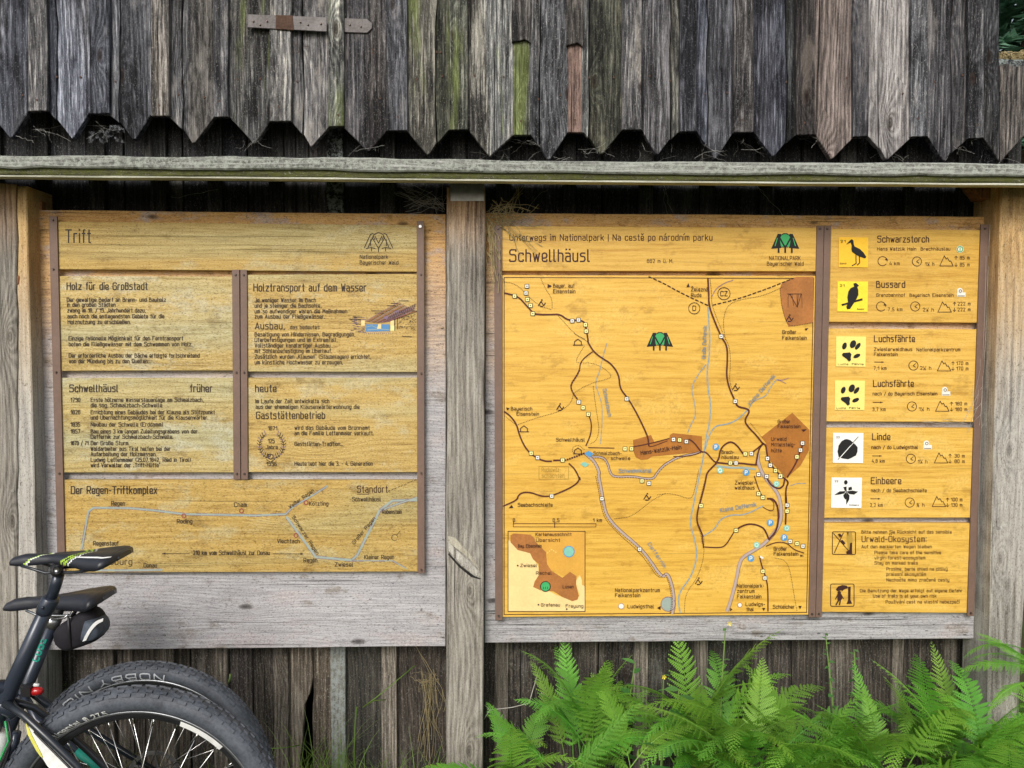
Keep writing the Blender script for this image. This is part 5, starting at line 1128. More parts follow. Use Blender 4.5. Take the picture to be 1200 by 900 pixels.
# maker's lettering down the seat tube
ax0, ax1 = Q(45.5, 771), Q(55, 745)
V, F = [], []; d_ = (ax1-ax0); L_ = d_.length; d_.normalize(); sdv = Vector((d_.z, 0, -d_.x))
pls, W_ = layout('CUBE'); kk = .017/7
for p in pls:
    q = [ax0 + d_*(x/W_*L_) - sdv*((y-3.5)*kk) for x, y in p]
    for a, b in zip(q, q[1:]):
        t_ = (b-a); l_ = t_.length or 1e-6; nn = Vector((-t_.z, 0, t_.x))/l_*.0022; o = len(V)
        for v in (a+nn, b+nn, b-nn, a-nn):
            off_ = (v-ax0).dot(sdv); V.append(v + Vector((0, -math.sqrt(max(0, .0185**2-off_**2))-.0006-.0002*(len(F) % 4), 0)))
        F.append((o, o+1, o+2, o+3))
part('lettering', (V, F), BK['teal'], bikeB, False)
# tail lamp on the seat tube of the rear bicycle
tl = part('tail_lamp', join(box(Q(33.5, 808.5, -.03), .026, .03, .026), tube([Q(24, 803, -.02), Q(30, 807, -.03)], .006, 8)), BK['black'], bikeB, False)
part('red_lens', (lambda b_: b_)(tube([Q(37.5, 809.5, -.03), Q(42, 810, -.03), Q(48, 809.5, -.03), Q(50, 808.5, -.03)], [.0115, .0120, .0105, .005], 14)), BK['red'], tl)
part('lamp_cap', tube([Q(40, 802.5, -.03), Q(46, 803, -.03)], [.005, .004], 10), BK['white'], tl)
complete_bike(bikeB, YB, hubB, bbB, Q(28, 812), rB, .027, 'frame', None)
# saddle bag
bag = thing('saddle_bag', Q(95, 762), 'small black saddle bag with a curved pale reflective stripe under the rear saddle', 'bag')
def bag_shape(out, hw, mat, name, inset=.72, dy=0):
    c_ = Vector((0, 0, 0)); q = [Q(x, y, dy) for x, y in smooth_line(out+[out[0]], 1)[:-1]]
    for v in q: c_ += v/len(q)
    V, F = [], []; n_ = len(q)
    for s_, k in ((-1.0, inset), (-.72, .93), (-.3, 1), (.3, 1), (.72, .93), (1.0, inset)):
        for v in q: V.append(c_ + Vector(((v.x-c_.x)*k, s_*hw, (v.z-c_.z)*k)))
    for i in range(5):
        for j in range(n_): F.append((i*n_+j, i*n_+(j+1) % n_, (i+1)*n_+(j+1) % n_, (i+1)*n_+j))
    F.append(tuple(range(n_))[::-1]); F.append(tuple(range(5*n_, 6*n_)))
    o = mesh_obj(name, V, F, mat, bag, None, True); return o
bag_shape([(68, 738), (72, 731), (84, 723), (96, 716), (108, 712), (117, 718), (121, 728), (123, 740), (118, 748), (104, 754), (92, 757.5), (85, 760), (76, 757), (69, 750)], .042, BK['bag'], 'bag_body')
o = bag_shape([(106, 722), (116, 722), (122.5, 730), (123.5, 741), (117, 746.5), (104, 748.5), (100, 744)], .038, plain('grey_mesh_pocket', (.06, .075, .10), .7, 0, .4, 500, .6, .6), 'side_pocket', .8, -.010)
V, F = [], []
arc_ = smooth_line([(96.5, 752), (100, 744), (106, 734), (112.5, 727.5), (121, 724.5)]); arc2 = smooth_line([(101, 750.5), (104, 744), (109, 736.5), (114.5, 731), (120.5, 728)])
for a, b in zip(arc_, arc2):
    V += [Q(*a, -.0500), Q(*b, -.0510), Q(*a, -.030), Q(*b, -.030)]
n_ = len(arc_)
F = [(4*k, 4*k+1, 4*k+5, 4*k+4) for k in range(n_-1)] + [(4*k, 4*k+4, 4*k+6, 4*k+2) for k in range(n_-1)] + [(4*k+1, 4*k+3, 4*k+7, 4*k+5) for k in range(n_-1)]
part('reflective_stripe', (V, F), BK['reflect'], bag, False)
part('strap', tube([Q(80, 722, -.044), Q(81, 740, -.045), Q(84, 759, -.04)], .0035, 6), BK['black'], bag)
part('strap', tube([Q(84, 722, 0), Q(92, 708, 0), Q(104, 703, 0), Q(112, 712, 0)], .008, 6), BK['bag'], bag)

# front bicycle
YA = -.54
hubA = P(165, 974, YA); rA = (P(165, 805, YA)-hubA).length
hubA.z = rA-.004
ofs = hubA - P(165, 974, YA)
bikeA = thing('bicycle', (hubA.x, YA, 0), 'blue-black mountain bike in front, lime and white stripes on its saddle', 'bicycle')
QAo = lambda x, y, dy=0: P(x, y, YA) + Vector((0, dy, 0))
QA = lambda x, y, dy=0: P(x, y, YA+dy)
hubA = P(165, 974, YA)
wA, riA, rcA, wallA = wheel('rear_wheel', hubA, rA, .029, bikeA, True, True, stick=((46.5, 69),), knob=66)
arc_text('Continental ® 27.5', hubA, rcA-.024, 134, .0130, BK['white'], wA, wallA, False, 32, .2)
bbA = QA(-72, 995); stA = QA(60, 701)
part('seat_tube', tube([bbA, QA(20, 790), stA], [.021, .0185, .0165], 16), BK['frame'], bikeA)
part('seat_collar', join(tube([QA(51, 719), QA(53.5, 714), QA(60, 701.5), QA(60.6, 700)], [.0175, .0200, .0200, .017], 16), tube([QA(50, 712, -.022), QA(52, 712, .022)], .004, 6)), BK['frame'], bikeA)
part('seatpost', tube([QA(59, 703), QA(66, 684), QA(69, 672)], .0130, 14), BK['frame'], bikeA)
for s_ in (-1, 1):
    g_ = QA if s_ < 0 else QAo
    st_ = tube([g_(6, 824, s_*.014), g_(28, 838, s_*.04), g_(58, 866, s_*.055), g_(90, 897, s_*.06), Vector((hubA.x, YA+s_*.066, hubA.z))], [.010, .0085, .0085, .0085, .008], 12)
    o = part('seat_stay', st_, BK['frame2'], bikeA)
    part('chain_stay', tube([bbA+Vector((.03, s_*.03, 0)), Vector((hubA.x, YA+s_*.066, hubA.z))], [.014, .010], 10), BK['frame2'], bikeA)
# white and yellow swoosh on the inner stay gusset
def gusset(out, Y0, th, mat, name):
    V = [P(x, y, YA+Y0) for x, y in out] + [P(x, y, YA+Y0)+Vector((0, th, 0)) for x, y in out]; n_ = len(out)
    return part(name, (V, [tuple(range(n_))[::-1], tuple(range(n_, 2*n_))] + [(k, (k+1) % n_, n_+(k+1) % n_, n_+k) for k in range(n_)]), mat, bikeA, False)
gusset(smooth_line([(33, 851), (45, 862), (58, 875), (72, 888), (92, 912), (80, 915), (62, 906), (52, 893), (41, 872), (33, 858)], 1), -.045, .012, BK['white'], 'stay_guard')
gusset(smooth_line([(30, 847), (33, 852), (37, 862), (46, 879), (51, 890), (45, 884), (38, 872), (32, 860)], 1), -.047, .012, BK['yellow'], 'stay_guard')
part('frame_yoke', tube([QA(-10, 826), QA(6, 826), QA(20, 838)], [.018, .022, .014], 12), BK['frame'], bikeA)
part('bottom_yoke', tube([QA(8, 905, .02), QA(14, 880, .02), QA(20, 858, .02)], [.014, .013, .010], 12), BK['frame'], bikeA)
for k, dx in enumerate((0, 4)): part('brake_hose', tube([QA(-6+dx, 905, -.02), QA(2+dx, 886, -.02), QA(10+dx, 868, -.015), QA(6+dx, 845, -.01)], .0026, 6), BK['green' if k == 0 else 'black'], bikeA)
part('bottle', tube([QA(-14, 905, .0), QA(-6, 872, 0), QA(-1, 858, 0)], [.035, .035, .02], 16), BK['white'], bikeA)
part('seat_clamp', join(disc_y(QA(66.5, 668.5, -.034), .0095, .012, 16), tube([QA(61, 665, -.02), QA(72, 664, -.02)], .008, 8), tube([QA(66.5, 669, -.028), QA(66.5, 669, .028)], .014, 16)), BK['black'], bikeA)
part('clamp_bolt', disc_y(QA(66, 668, -.0365), .0058, .004, 12), BK['chrome'], bikeA)
part('saddle_rails', join(*[tube([QAo(32, 660, s_*.022), QAo(46, 664, s_*.022), QAo(60, 668.5, s_*.022), QAo(74, 667.8, s_*.022), QAo(96, 667, s_*.024), QAo(112, 664, s_*.03), QAo(118, 658, s_*.036)], .0036, 8) for s_ in (-1, 1)]), BK['frame2'], bikeA)
saddle(resample([(13.5, 656.5, 659), (17, 652.5, 660.5), (30, 649, 661.5), (46, 648.5, 660), (62, 648, 658), (75, 647, 657.5), (88, 646.5, 658.5), (101, 645.5, 660), (114, 644, 661.5), (128, 643, 660), (139, 643.5, 656.5), (146.5, 646, 652)]), YA, bikeA, .150, True)
part('rear_mech_cable', tube([QA(22, 838, -.02), QA(50, 868, -.055), QA(78, 896, -.07), QA(110, 930, -.08)], .0026, 6), BK['black'], bikeA)
complete_bike(bikeA, YA, hubA, bbA, QA(12, 806), rA, .029, 'frame', None)

# ------------------------------------------------------------------ plants
def leafmat(name, c1, c2, tr=.35):
    s = NT(name); oi = s.n('ShaderNodeObjectInfo'); tc = s.n('ShaderNodeTexCoord').outputs['Object']
    n1 = s.noise(tc, 9, 3, .6); f = s.math('ADD', s.math('MULTIPLY', oi.outputs['Random'], .55), s.math('MULTIPLY', s.map(n1, .3, .7), .45))
    col = s.mix(1.0, s.mix(f, c1, c2), oi.outputs['Color'], 'MULTIPLY')
    return s.finish(col, .5, None, spec=.35, transl=tr)
LF = {'fern': leafmat('fern_green', (.11, .33, .035), (.29, .62, .10), .42), 'leaf': leafmat('nettle_green', (.05, .18, .045), (.14, .36, .09)), 'grass': leafmat('grass_green', (.07, .17, .02), (.22, .34, .06)),
      'straw': plain('dry_straw', (.34, .28, .15), .8, 0, .2), 'stem': plain('pale_green_stem', (.16, .26, .06), .6), 'yellow': plain('yellow_petals', (.75, .60, .03), .5), 'web': plain('pale_web', (.42, .41, .38), .7), 'twig': plain('bleached_twig', (.40, .38, .34), .8),
      'bark': plain('spruce_bark', (.10, .07, .05), .9, 0, .2, 20, .4, .8), 'needle': leafmat('spruce_green', (.09, .17, .13), (.20, .38, .25), .3)}
FR = []
def make_frond(L, droop, seed, curl=0.0, npin=23, width=.19):
    """one fern leaf: mid-rib, paired side leaflets, each cut into small lobes; base at the origin, grows up (+z) and leans to +y"""
    rnd = random.Random(seed); V, F = [], []
    N = 26; pts = []; p = Vector((0, 0, 0)); 
    for i in range(N+1):
        u = i/N; th = R(8) + droop*u**1.5; pts.append((p.copy(), th)); p = p + Vector((curl*u*.03, math.sin(th), math.cos(th)))*(L/N)
    v, f = tube([q for q, _ in pts], [.0022*(1-.8*i/N) for i in range(N+1)], 4); V += v; F += f
    def at(u):
        x = u*N; i = min(N-1, int(x)); t = x-i; a, b = pts[i], pts[i+1]; return a[0].lerp(b[0], t), a[1]*(1-t)+b[1]*t
    for k in range(npin):
        u = .16+.835*(k/(npin-1))**.92
        c_, th = at(u); T_ = Vector((0, math.sin(th), math.cos(th))); Nn = Vector((0, -math.cos(th), math.sin(th)))
        uu = (u-.16)/.84; l = L*width*2*.5*(min(1, .45+uu*2.6))*(1-uu)**.72*rnd.uniform(.82, 1.08)+.004
        for s_ in (-1, 1):
            S = Vector((s_, 0, 0)); fw = R(22+24*uu+rnd.uniform(-9, 9)); D_ = (S*math.cos(fw)+T_*math.sin(fw)); dn = rnd.uniform(.02, .42)
            m = max(3, int(l/.0058)); sp = l/m; o2 = Vector((0, 0, 0)) + c_ + T_*(.004 if s_ > 0 else 0)
            prev = o2
            for j in range(m):
                w_ = (j+.5)/m; bpt = o2 + D_*l*w_ - Nn*(dn*l*w_*w_) + T_*(l*.10*w_*w_); ll = min(.25*l, .0115)*rnd.uniform(.8, 1.15)*(1-w_)**.6*(1 if w_ > .1 else .8)+.0016
                for t_ in (-1, 1):
                    d2 = (T_*t_*.85 + D_*.62 - Nn*.10).normalized(); e = D_*sp*.52; o = len(V)
                    V += [bpt - e*.9, bpt + d2*ll*.55 - e*.75, bpt + d2*ll, bpt + d2*ll*.45 + e*.8, bpt + e*.7]; F.append((o, o+1, o+2, o+3, o+4))
            o = len(V); e_ = o2 + D_*l - Nn*(dn*l) + T_*(l*.10); mid = o2 + D_*l*.5 - Nn*(dn*l*.25) + T_*l*.025
            wv = T_*.0011; V += [o2-wv, mid-wv, e_, mid+wv, o2+wv]; F.append((o, o+1, o+2, o+3, o+4))
    me = bpy.data.meshes.new('frond'); me.from_pydata([tuple(a) for a in V], [], F); me.materials.append(LF['fern']); me.update(); return me
for k, (L, d, cu, wd_) in enumerate(((.42, 1.0, 1.5, .215), (.46, 1.45, 4, .19), (.36, .75, -4, .23), (.44, 1.9, -3, .20), (.30, 1.25, 2, .22), (.50, .6, -1.5, .18), (.38, 1.6, 5, .20), (.40, 1.2, -5, .21))):
    FR.append((make_frond(L, d, 10+k, cu, 24, wd_), L))
rf = random.Random(11)
def frond(root, base, az, tilt, kind, sc_=1.0, roll=0, col=None):
    """az: compass direction in degrees the leaf leans to (0 = towards +x, -90 = towards the viewer)"""
    o = bpy.data.objects.new('frond', FR[kind][0]); C.objects.link(o); o.parent = root
    o.location = Vector(base) - worldloc(root)
    o.rotation_euler = (Matrix.Rotation(R(az-90), 3, 'Z') @ Matrix.Rotation(R(-tilt), 3, 'X') @ Matrix.Rotation(R(roll), 3, 'Z')).to_euler()
    sc_ *= .95; o.scale = (sc_*rf.uniform(.85, 1.1), sc_, sc_); g = rf.uniform(.78, 1.3); o.color = col or (g*rf.uniform(.85, 1.3), g, g*rf.uniform(.75, 1.1), 1)
    return o
def fern(px, Y, label, n, h, spread=1.0, seed=0, rng=(-170, -10), lift=0.0):
    """a shuttlecock of fronds; px is where its crown stands, h the height its fronds spring from"""
    b = P(px, 900, Y); z = h; r = thing('fern', (b.x, Y, -.045), label, 'fern', 'ferns growing at the foot of the wall')
    rnd = random.Random(seed)
    h += .16 if Y < -.2 else .12; z = h
    V, F = tube([Vector((b.x, Y, -.05)), Vector((b.x, Y, z*.6)), Vector((b.x, Y, z))], [.012, .008, .004], 6); mesh_obj('stalk', V, F, LF['stem'], r)
    n = int(n*2.1)
    for k in range(n):
        az = rng[0] + (rng[1]-rng[0])*(k+rnd.uniform(.1, .9))/n
        frond(r, (b.x+rnd.uniform(-.02, .02), Y+rnd.uniform(-.02, .02), z*rnd.uniform(.35, 1.0) + rnd.uniform(0, .06)), az, rnd.uniform(2, 44)*spread, rnd.choice((0, 1, 2, 3, 4, 5, 6, 7, 6, 7)), rnd.uniform(.7, 1.05), rnd.uniform(-35, 35))
    return r, b, z
E2 = [ # px, Y, label, n, height, spread, seed
 (598, -.22, 'low fern just right of the centre post, at its foot', 7, .06, 1.2, 1),
 (655, -.30, 'broad fern below the map inset, left end of the fern bed', 11, .10, 1.1, 2),
 (688, -.10, 'upright fan-shaped fern against the wall below the left part of the map', 7, .24, .55, 3),
 (745, -.34, 'dense low fern between the fan-shaped fern and the tallest fern', 10, .08, 1.1, 4),
 (815, -.16, 'tallest fern, reaching up to the lower edge of the map board', 9, .25, .8, 5),
 (870, -.26, 'bushy fern below the middle of the right board', 12, .18, .95, 6),
 (935, -.34, 'arching fern in front of the lattice of stems below the strip joint', 12, .14, 1.0, 7),
 (990, -.22, 'fern with a tall pointed upright frond under the trail signs', 9, .16, .8, 8),
 (1050, -.34, 'low spreading fern under the lower right corner of the map board', 12, .08, 1.1, 9),
 (1085, -.14, 'tall narrow fern against the wall near the right post', 8, .20, .7, 10),
 (1130, -.28, 'bright fern spreading before the foot of the right post', 12, .16, 1.0, 12),
 (1185, -.36, 'fern at the lower right corner of the photograph', 8, .08, 1.0, 13)]
FN = {}
for (px, Y, lb, n, h, sp, sd_) in E2: FN[sd_] = fern(px, Y, lb, n, h, sp, sd_)
# leaves one can follow singly in the photograph: tip position (pixels), length, lean
def aimed(fn, px, py, Y, az, tilt, kind, sc_, roll=0, col=None):
    r, b, z = FN[fn]; base = P(px, py, Y); frond(r, base, az, tilt, kind, sc_, roll, col)
aimed(3, 672, 898, -.10, 95, 2, 5, .86, 0); aimed(3, 690, 895, -.10, 60, 14, 2, .95, 0); aimed(3, 662, 890, -.12, 120, 10, 2, .9, 0); aimed(3, 700, 905, -.14, 40, 22, 0, .8)
aimed(7, 940, 905, -.25, 160, 22, 5, .75, 15); aimed(8, 1022, 905, -.22, 92, 0, 5, .66, 0); aimed(8, 1030, 910, -.30, 80, 4, 2, .7, 0); aimed(8, 1069, 905, -.16, 90, 0, 5, .55, 0)
aimed(10, 1118, 895, -.15, 88, 0, 5, .75, 0); aimed(10, 1122, 890, -.15, 70, 6, 2, .75); aimed(10, 1112, 890, -.15, 110, 8, 2, .7)
aimed(12, 1140, 900, -.30, 20, 40, 1, .9); aimed(12, 1135, 905, -.30, -20, 45, 1, .95); aimed(12, 1125, 900, -.32, -60, 48, 3, .8); aimed(12, 1118, 905, -.32, -120, 50, 3, .7)
aimed(5, 812, 900, -.12, 95, 2, 5, .95, 0); aimed(5, 790, 895, -.14, 150, 25, 1, .9); aimed(5, 830, 890, -.16, 30, 22, 1, 1.0); aimed(5, 850, 880, -.16, 15, 30, 3, .9); aimed(5, 800, 890, -.18, -160, 30, 3, .9)
aimed(2, 650, 905, -.30, 165, 36, 1, .62); aimed(2, 660, 905, -.30, 10, 45, 1, .85); aimed(2, 650, 900, -.3, -90, 55, 3, .7); aimed(2, 640, 905, -.28, 160, 24, 0, .6)
aimed(6, 880, 905, -.30, -20, 40, 1, .9); aimed(6, 900, 900, -.26, 10, 34, 1, 1.0); aimed(6, 885, 895, -.26, 60, 12, 2, .9)
aimed(5, 845, 905, -.20, 60, 18, 7, 1.1, 20); aimed(5, 835, 900, -.24, 30, 30, 6, 1.15, -20); aimed(6, 862, 905, -.22, 20, 26, 1, 1.05, 15); aimed(6, 905, 910, -.24, 150, 26, 6, 1.05, 10); aimed(7, 950, 905, -.28, 130, 20, 2, 1.0, -15)
aimed(6, 925, 905, -.18, 95, 8, 4, 1.0, 10); aimed(8, 1000, 905, -.28, 150, 24, 6, .95, 10); aimed(9, 1060, 905, -.36, 20, 34, 1, .85, 10); aimed(9, 1040, 905, -.36, -160, 36, 6, .85); aimed(4, 740, 905, -.30, 110, 16, 2, .85, 10); aimed(4, 735, 905, -.34, 20, 34, 6, .9)
aimed(12, 1150, 900, -.34, 60, 22, 7, .95, 15); aimed(12, 1128, 895, -.34, -10, 36, 6, 1.0, 10); aimed(3, 680, 890, -.13, 100, 6, 0, .9, 12); aimed(3, 706, 900, -.12, 75, 12, 4, 1.05, -10); aimed(1, 600, 905, -.24, 120, 14, 4, .8); aimed(1, 612, 905, -.24, 60, 18, 4, .85)
aimed(13, 1180, 905, -.34, 120, 22, 6, .9); aimed(13, 1175, 905, -.36, -150, 40, 3, .8); aimed(10, 1095, 900, -.2, 150, 20, 4, 1.1)
# a frond reaching in from the right, in front of the right post
fo = fern(1236, -.20, 'single bright frond reaching in from the right, before the right post', 3, .30, 1.0, 21, (60, 120))
rr_ = fo[0]; frond(rr_, P(1232, 800, -.2), 165, 38, 1, .62, 20, (1.15, 1.15, .9, 1)); frond(rr_, P(1230, 815, -.2), 150, 25, 0, .62, -20, (1.1, 1.1, .9, 1))
for az_, tl_, k_, s_, y_ in ((178, 62, 0, .62, 790), (170, 50, 1, .60, 775), (186, 75, 4, .8, 800), (165, 40, 2, .6, 790)): frond(rr_, P(1226, y_, -.24), az_, tl_, k_, s_, rf.uniform(-20, 20), (1.15, 1.15, .9, 1))
del rr_['group']
# broad-leaved plants
def leaf_mesh(seed):
    rnd = random.Random(seed); V = [(0, 0, 0)]; F = []; n = 9
    for i in range(1, n+1):
        u = i/n; w_ = .36*math.sin(PI*min(1, u**.75))*(1-.25*u)+.01; z = -.22*u*u
        V += [(-w_*(1 if i % 2 else .88), u, z+.06*w_), (0, u, z-.02), (w_*(1 if i % 2 else .88), u, z+.06*w_)]
    F += [(0, 2, 1), (0, 3, 2)]
    for i in range(n-1):
        a = 1+3*i; b = a+3; F += [(a, a+1, b+1, b), (a+1, a+2, b+2, b+1)]
    me = bpy.data.meshes.new('leaf'); me.from_pydata(V, [], F); me.materials.append(LF['leaf']); me.polygons.foreach_set('use_smooth', [True]*len(F)); me.update(); return me
LM = leaf_mesh(1)
def weed(px, Y, h, label, n=10, size=.06, seed=1, flower=0, tilt=0.0, group='broad-leaved weeds among the ferns', col=None):
    h += .14 if h < .47 else 0; b = P(px, 900, Y); r = thing('leafy_weed', (b.x, Y, -.045), label, 'weed', group); rnd = random.Random(seed)
    pts = [Vector((b.x+tilt*t*t*h + .006*math.sin(t*5+seed), Y-.03*t, -.045+h*t)) for t in (0, .25, .5, .75, 1)]
    V, F = tube(pts, [.004, .0035, .003, .0025, .0015], 6); mesh_obj('stem', V, F, LF['stem'], r)
    for k in range(n):
        t = .35+.65*(k+1)/n; i = min(3, int(t*4)); q = pts[i].lerp(pts[i+1], t*4-i) if t < 1 else pts[-1]
        o = bpy.data.objects.new('leaf', LM); C.objects.link(o); o.parent = r; o.location = q - worldloc(r); g = rnd.uniform(.8, 1.3)
        o.rotation_euler = (R(rnd.uniform(-10, 30)), R(rnd.uniform(-15, 15)), R(137.5*k+rnd.uniform(-20, 20))); s_ = size*rnd.uniform(.7, 1.15)*(1.15-.45*t); o.scale = (s_, s_, s_); o.color = col or (g, g, g, 1)
    for k in range(flower):
        q = pts[-1]+Vector((rnd.uniform(-.02, .02), -.01, rnd.uniform(-.01, .02))); V, F = [], []
        for j in range(5):
            a = 2*PI*j/5; o = len(V); V += [q, q+Vector((math.cos(a-.35)*.006, -.003, math.sin(a-.35)*.006)), q+Vector((math.cos(a)*.008, -.004, math.sin(a)*.008)), q+Vector((math.cos(a+.35)*.006, -.003, math.sin(a+.35)*.006))]; F.append((o, o+1, o+2, o+3))
        mesh_obj('flower', V, F, LF['yellow'], r)
weed(728, -.06, .62, 'leafy weed beside the fan-shaped fern, pale green leaves against the wall', 12, .055, 2, 0, .05)
weed(770, -.30, .34, 'dark broad-leaved weed low between the ferns, left one', 12, .085, 3)
weed(790, -.20, .46, 'weed with heart-shaped leaves left of the tallest fern', 12, .075, 4)
weed(800, -.36, .28, 'dark broad-leaved weed low between the ferns, right one', 12, .09, 5)
weed(845, -.38, .26, 'dark leafy weed at the foot of the tallest fern', 10, .085, 6)
weed(775, -.10, .60, 'small weed with one yellow flower left of the tallest fern', 8, .03, 7, 1)
weed(843, -.14, .76, 'tall thin weed with a yellow flower before the board edge', 10, .025, 8, 1)
weed(915, -.38, .24, 'low dark weed below the arching fern', 10, .08, 9)
weed(720, -.36, .22, 'low dark weed at the foot of the dense low fern', 10, .08, 12)
weed(1180, -.12, .48, 'dark weed behind the fern at the right post', 10, .05, 10)
weed(1000, -.06, .66, 'slender weed with fine drooping leaves before the wall under the trail signs', 26, .032, 11, 0, -.03)
weed(985, -.08, .72, 'feathery thin weed leaning left under the trail signs', 26, .026, 14, 0, -.10)
# undergrowth that nobody could count
def blades(name, spots, label, mat, seed, cat='grass', hmin=.1, hmax=.35, wid=.0022):
    rnd = random.Random(seed); V, F = [], []
    for (px, Y, n, sx, hm) in spots:
        b = P(px, 900, Y)
        for k in range(n):
            x = b.x+rnd.gauss(0, sx); y = Y+rnd.uniform(-.08, .08); h = rnd.uniform(hmin, hmax)*hm; a = rnd.uniform(0, 2*PI); ln = rnd.uniform(.1, .7)*h; w_ = wid*rnd.uniform(.6, 1.4)
            o = len(V); c_, s_ = math.cos(a), math.sin(a)*.4
            for t in (0, .3, .6, .85, 1):
                q = Vector((x+c_*ln*t*t, y+s_*ln*t*t, -.05+h*(t-.22*t*t*t))); ww = w_*(1-t*.92)
                V += [q+Vector((-ww, 0, 0)), q+Vector((ww, 0, 0))]
            for j in range(4): F.append((o+2*j, o+2*j+1, o+2*j+3, o+2*j+2))
    return tag(mesh_obj(name, V, F, LF[mat]), label, cat, None, 'stuff')
blades('grass', [(330, -.02, 40, .08, 1.15), (375, 0, 60, .07, 1.3), (350, -.1, 50, .08, 1.1), (420, 0, 90, .07, 1.0), (470, 0, 90, .07, .9), (365, -.12, 90, .05, .9), (395, -.1, 70, .06, .9), (500, -.05, 50, .06, 1.0), (560, -.2, 60, .05, 1.0), (60, .03, 60, .12, 1.1), (250, .03, 70, .15, .9), (1000, -.1, 60, .5, 1.0), (800, -.4, 200, .6, .8)],
       'thin green grass growing along the foot of the wall left of the centre post', 'grass', 5, 'grass', .14, .42)
blades('dry_grass', [(470, .03, 30, .05, .8), (495, .04, 34, .03, .8), (440, .04, 16, .05, .8), (110, .06, 50, .10, 1.0), (400, .04, 20, .1, .9)], 'dry pale grass stalks standing at the wall left of the centre post', 'straw', 6, 'dry grass', .16, .38, .0009)
def strands(name, curves, rad, mat, label, cat, kind='stuff'):
    vf = join(*[tube(c_, rad if not isinstance(rad, list) else rad[i % len(rad)], 4) for i, c_ in enumerate(curves)])
    return tag(mesh_obj(name, vf[0], vf[1], LF[mat]), label, cat, None, kind)
rs = random.Random(9)
def wisp(px0, py0, px1, py1, Y, bend=8, n=7, jit=1.5):
    pts = []
    dx, dy = px1-px0, py1-py0; L = math.hypot(dx, dy) or 1; s_ = rs.uniform(-1, 1)*bend
    for i in range(n):
        t = i/(n-1); b = 4*t*(1-t)*s_; pts.append(P(px0+dx*t-dy/L*b+rs.uniform(-jit, jit), py0+dy*t+dx/L*b+rs.uniform(-jit, jit), Y+rs.uniform(-.01, .01)))
    return pts
# hanging dry tuft on the dark wall boards
cs = [wisp(rs.uniform(494, 512), rs.uniform(780, 800), rs.uniform(488, 520), rs.uniform(820, 905), .085, 6) for k in range(24)] + [wisp(486, 752, 522, 822, .08, 2, 7, .6), wisp(484, 753, 513, 800, .08, 2, 7, .6)] + [wisp(rs.uniform(490, 505), rs.uniform(795, 800), rs.uniform(480, 520), rs.uniform(790, 812), .08, 5) for k in range(14)]
strands('dry_tuft', cs, [.0005, .0007, .0004], 'straw', 'dry yellowed tuft hanging on the wall boards left of the centre post', 'dry plant')
cs = [wisp(rs.uniform(566, 600), rs.uniform(232, 262), rs.uniform(560, 640), rs.uniform(240, 300), -.03, 10) for k in range(34)] + [wisp(rs.uniform(566, 580), rs.uniform(255, 275), rs.uniform(575, 592), rs.uniform(290, 345), -.04, 5) for k in range(16)] + [wisp(rs.uniform(600, 616), rs.uniform(215, 228), rs.uniform(575, 610), rs.uniform(262, 275), 0, 8) for k in range(8)]
strands('dry_straw_tangle', cs, [.0008, .0012, .0006], 'straw', 'tangle of dry straw and web caught at the top right of the centre post', 'straw')
cs = [wisp(rs.uniform(460, 480), rs.uniform(215, 230), rs.uniform(500, 525), rs.uniform(238, 250), .03, 8) for k in range(14)] + [wisp(rs.uniform(500, 526), rs.uniform(212, 240), rs.uniform(470, 526), rs.uniform(228, 252), .02, 7) for k in range(16)]
strands('dry_straw_wisps', cs, [.0004, .0006], 'web', 'thin grey web strands under the canopy left of the centre post', 'cobweb')
cs = []
for tx, ty in ((297, 165), (120, 155), (575, 182), (643, 186), (612, 170), (705, 178), (838, 184), (945, 165), (1172, 186), (1040, 183), (770, 180), (430, 175), (60, 160), (880, 175), (1120, 178)):
    for k in range(6): cs.append(wisp(tx+rs.uniform(-26, 26), ty+rs.uniform(-16, 4), tx+rs.uniform(-28, 28), ty+rs.uniform(-8, 12), rs.uniform(-.01, .07), 5, 9, .7))
strands('cobweb', cs, [.00025, .0004, .0003], 'web', 'dusty cobweb strands hanging between the pointed board ends', 'cobweb')
cs = [wisp(779, 222, 783, 250, .05, 2), wisp(777, 216, 788, 248, .05, 3), wisp(888, 218, 918, 252, .05, 2), wisp(884, 216, 902, 236, .05, 3), wisp(200, 262-30, 255, 222, .05, 4), wisp(640, 222, 618, 250, .05, 4)] + [wisp(rs.uniform(1140, 1162), rs.uniform(410, 500), rs.uniform(1120, 1165), rs.uniform(480, 510), -.03, 5, 7, .4) for k in range(9)] + [wisp(1160, 260, 1148, 500, -.033, 3, 12, .5), wisp(1156, 300, 1146, 640, -.033, 3, 14, .5), wisp(18, 160, 40, 166, 0, 2)] + [wisp(rs.uniform(1075, 1110), 493, rs.uniform(1120, 1145), rs.uniform(496, 503), -.03, 3) for k in range(5)]
strands('spider_threads', cs, [.0004, .0005], 'web', 'fine spider threads along the right edge strip and under the canopy', 'cobweb')
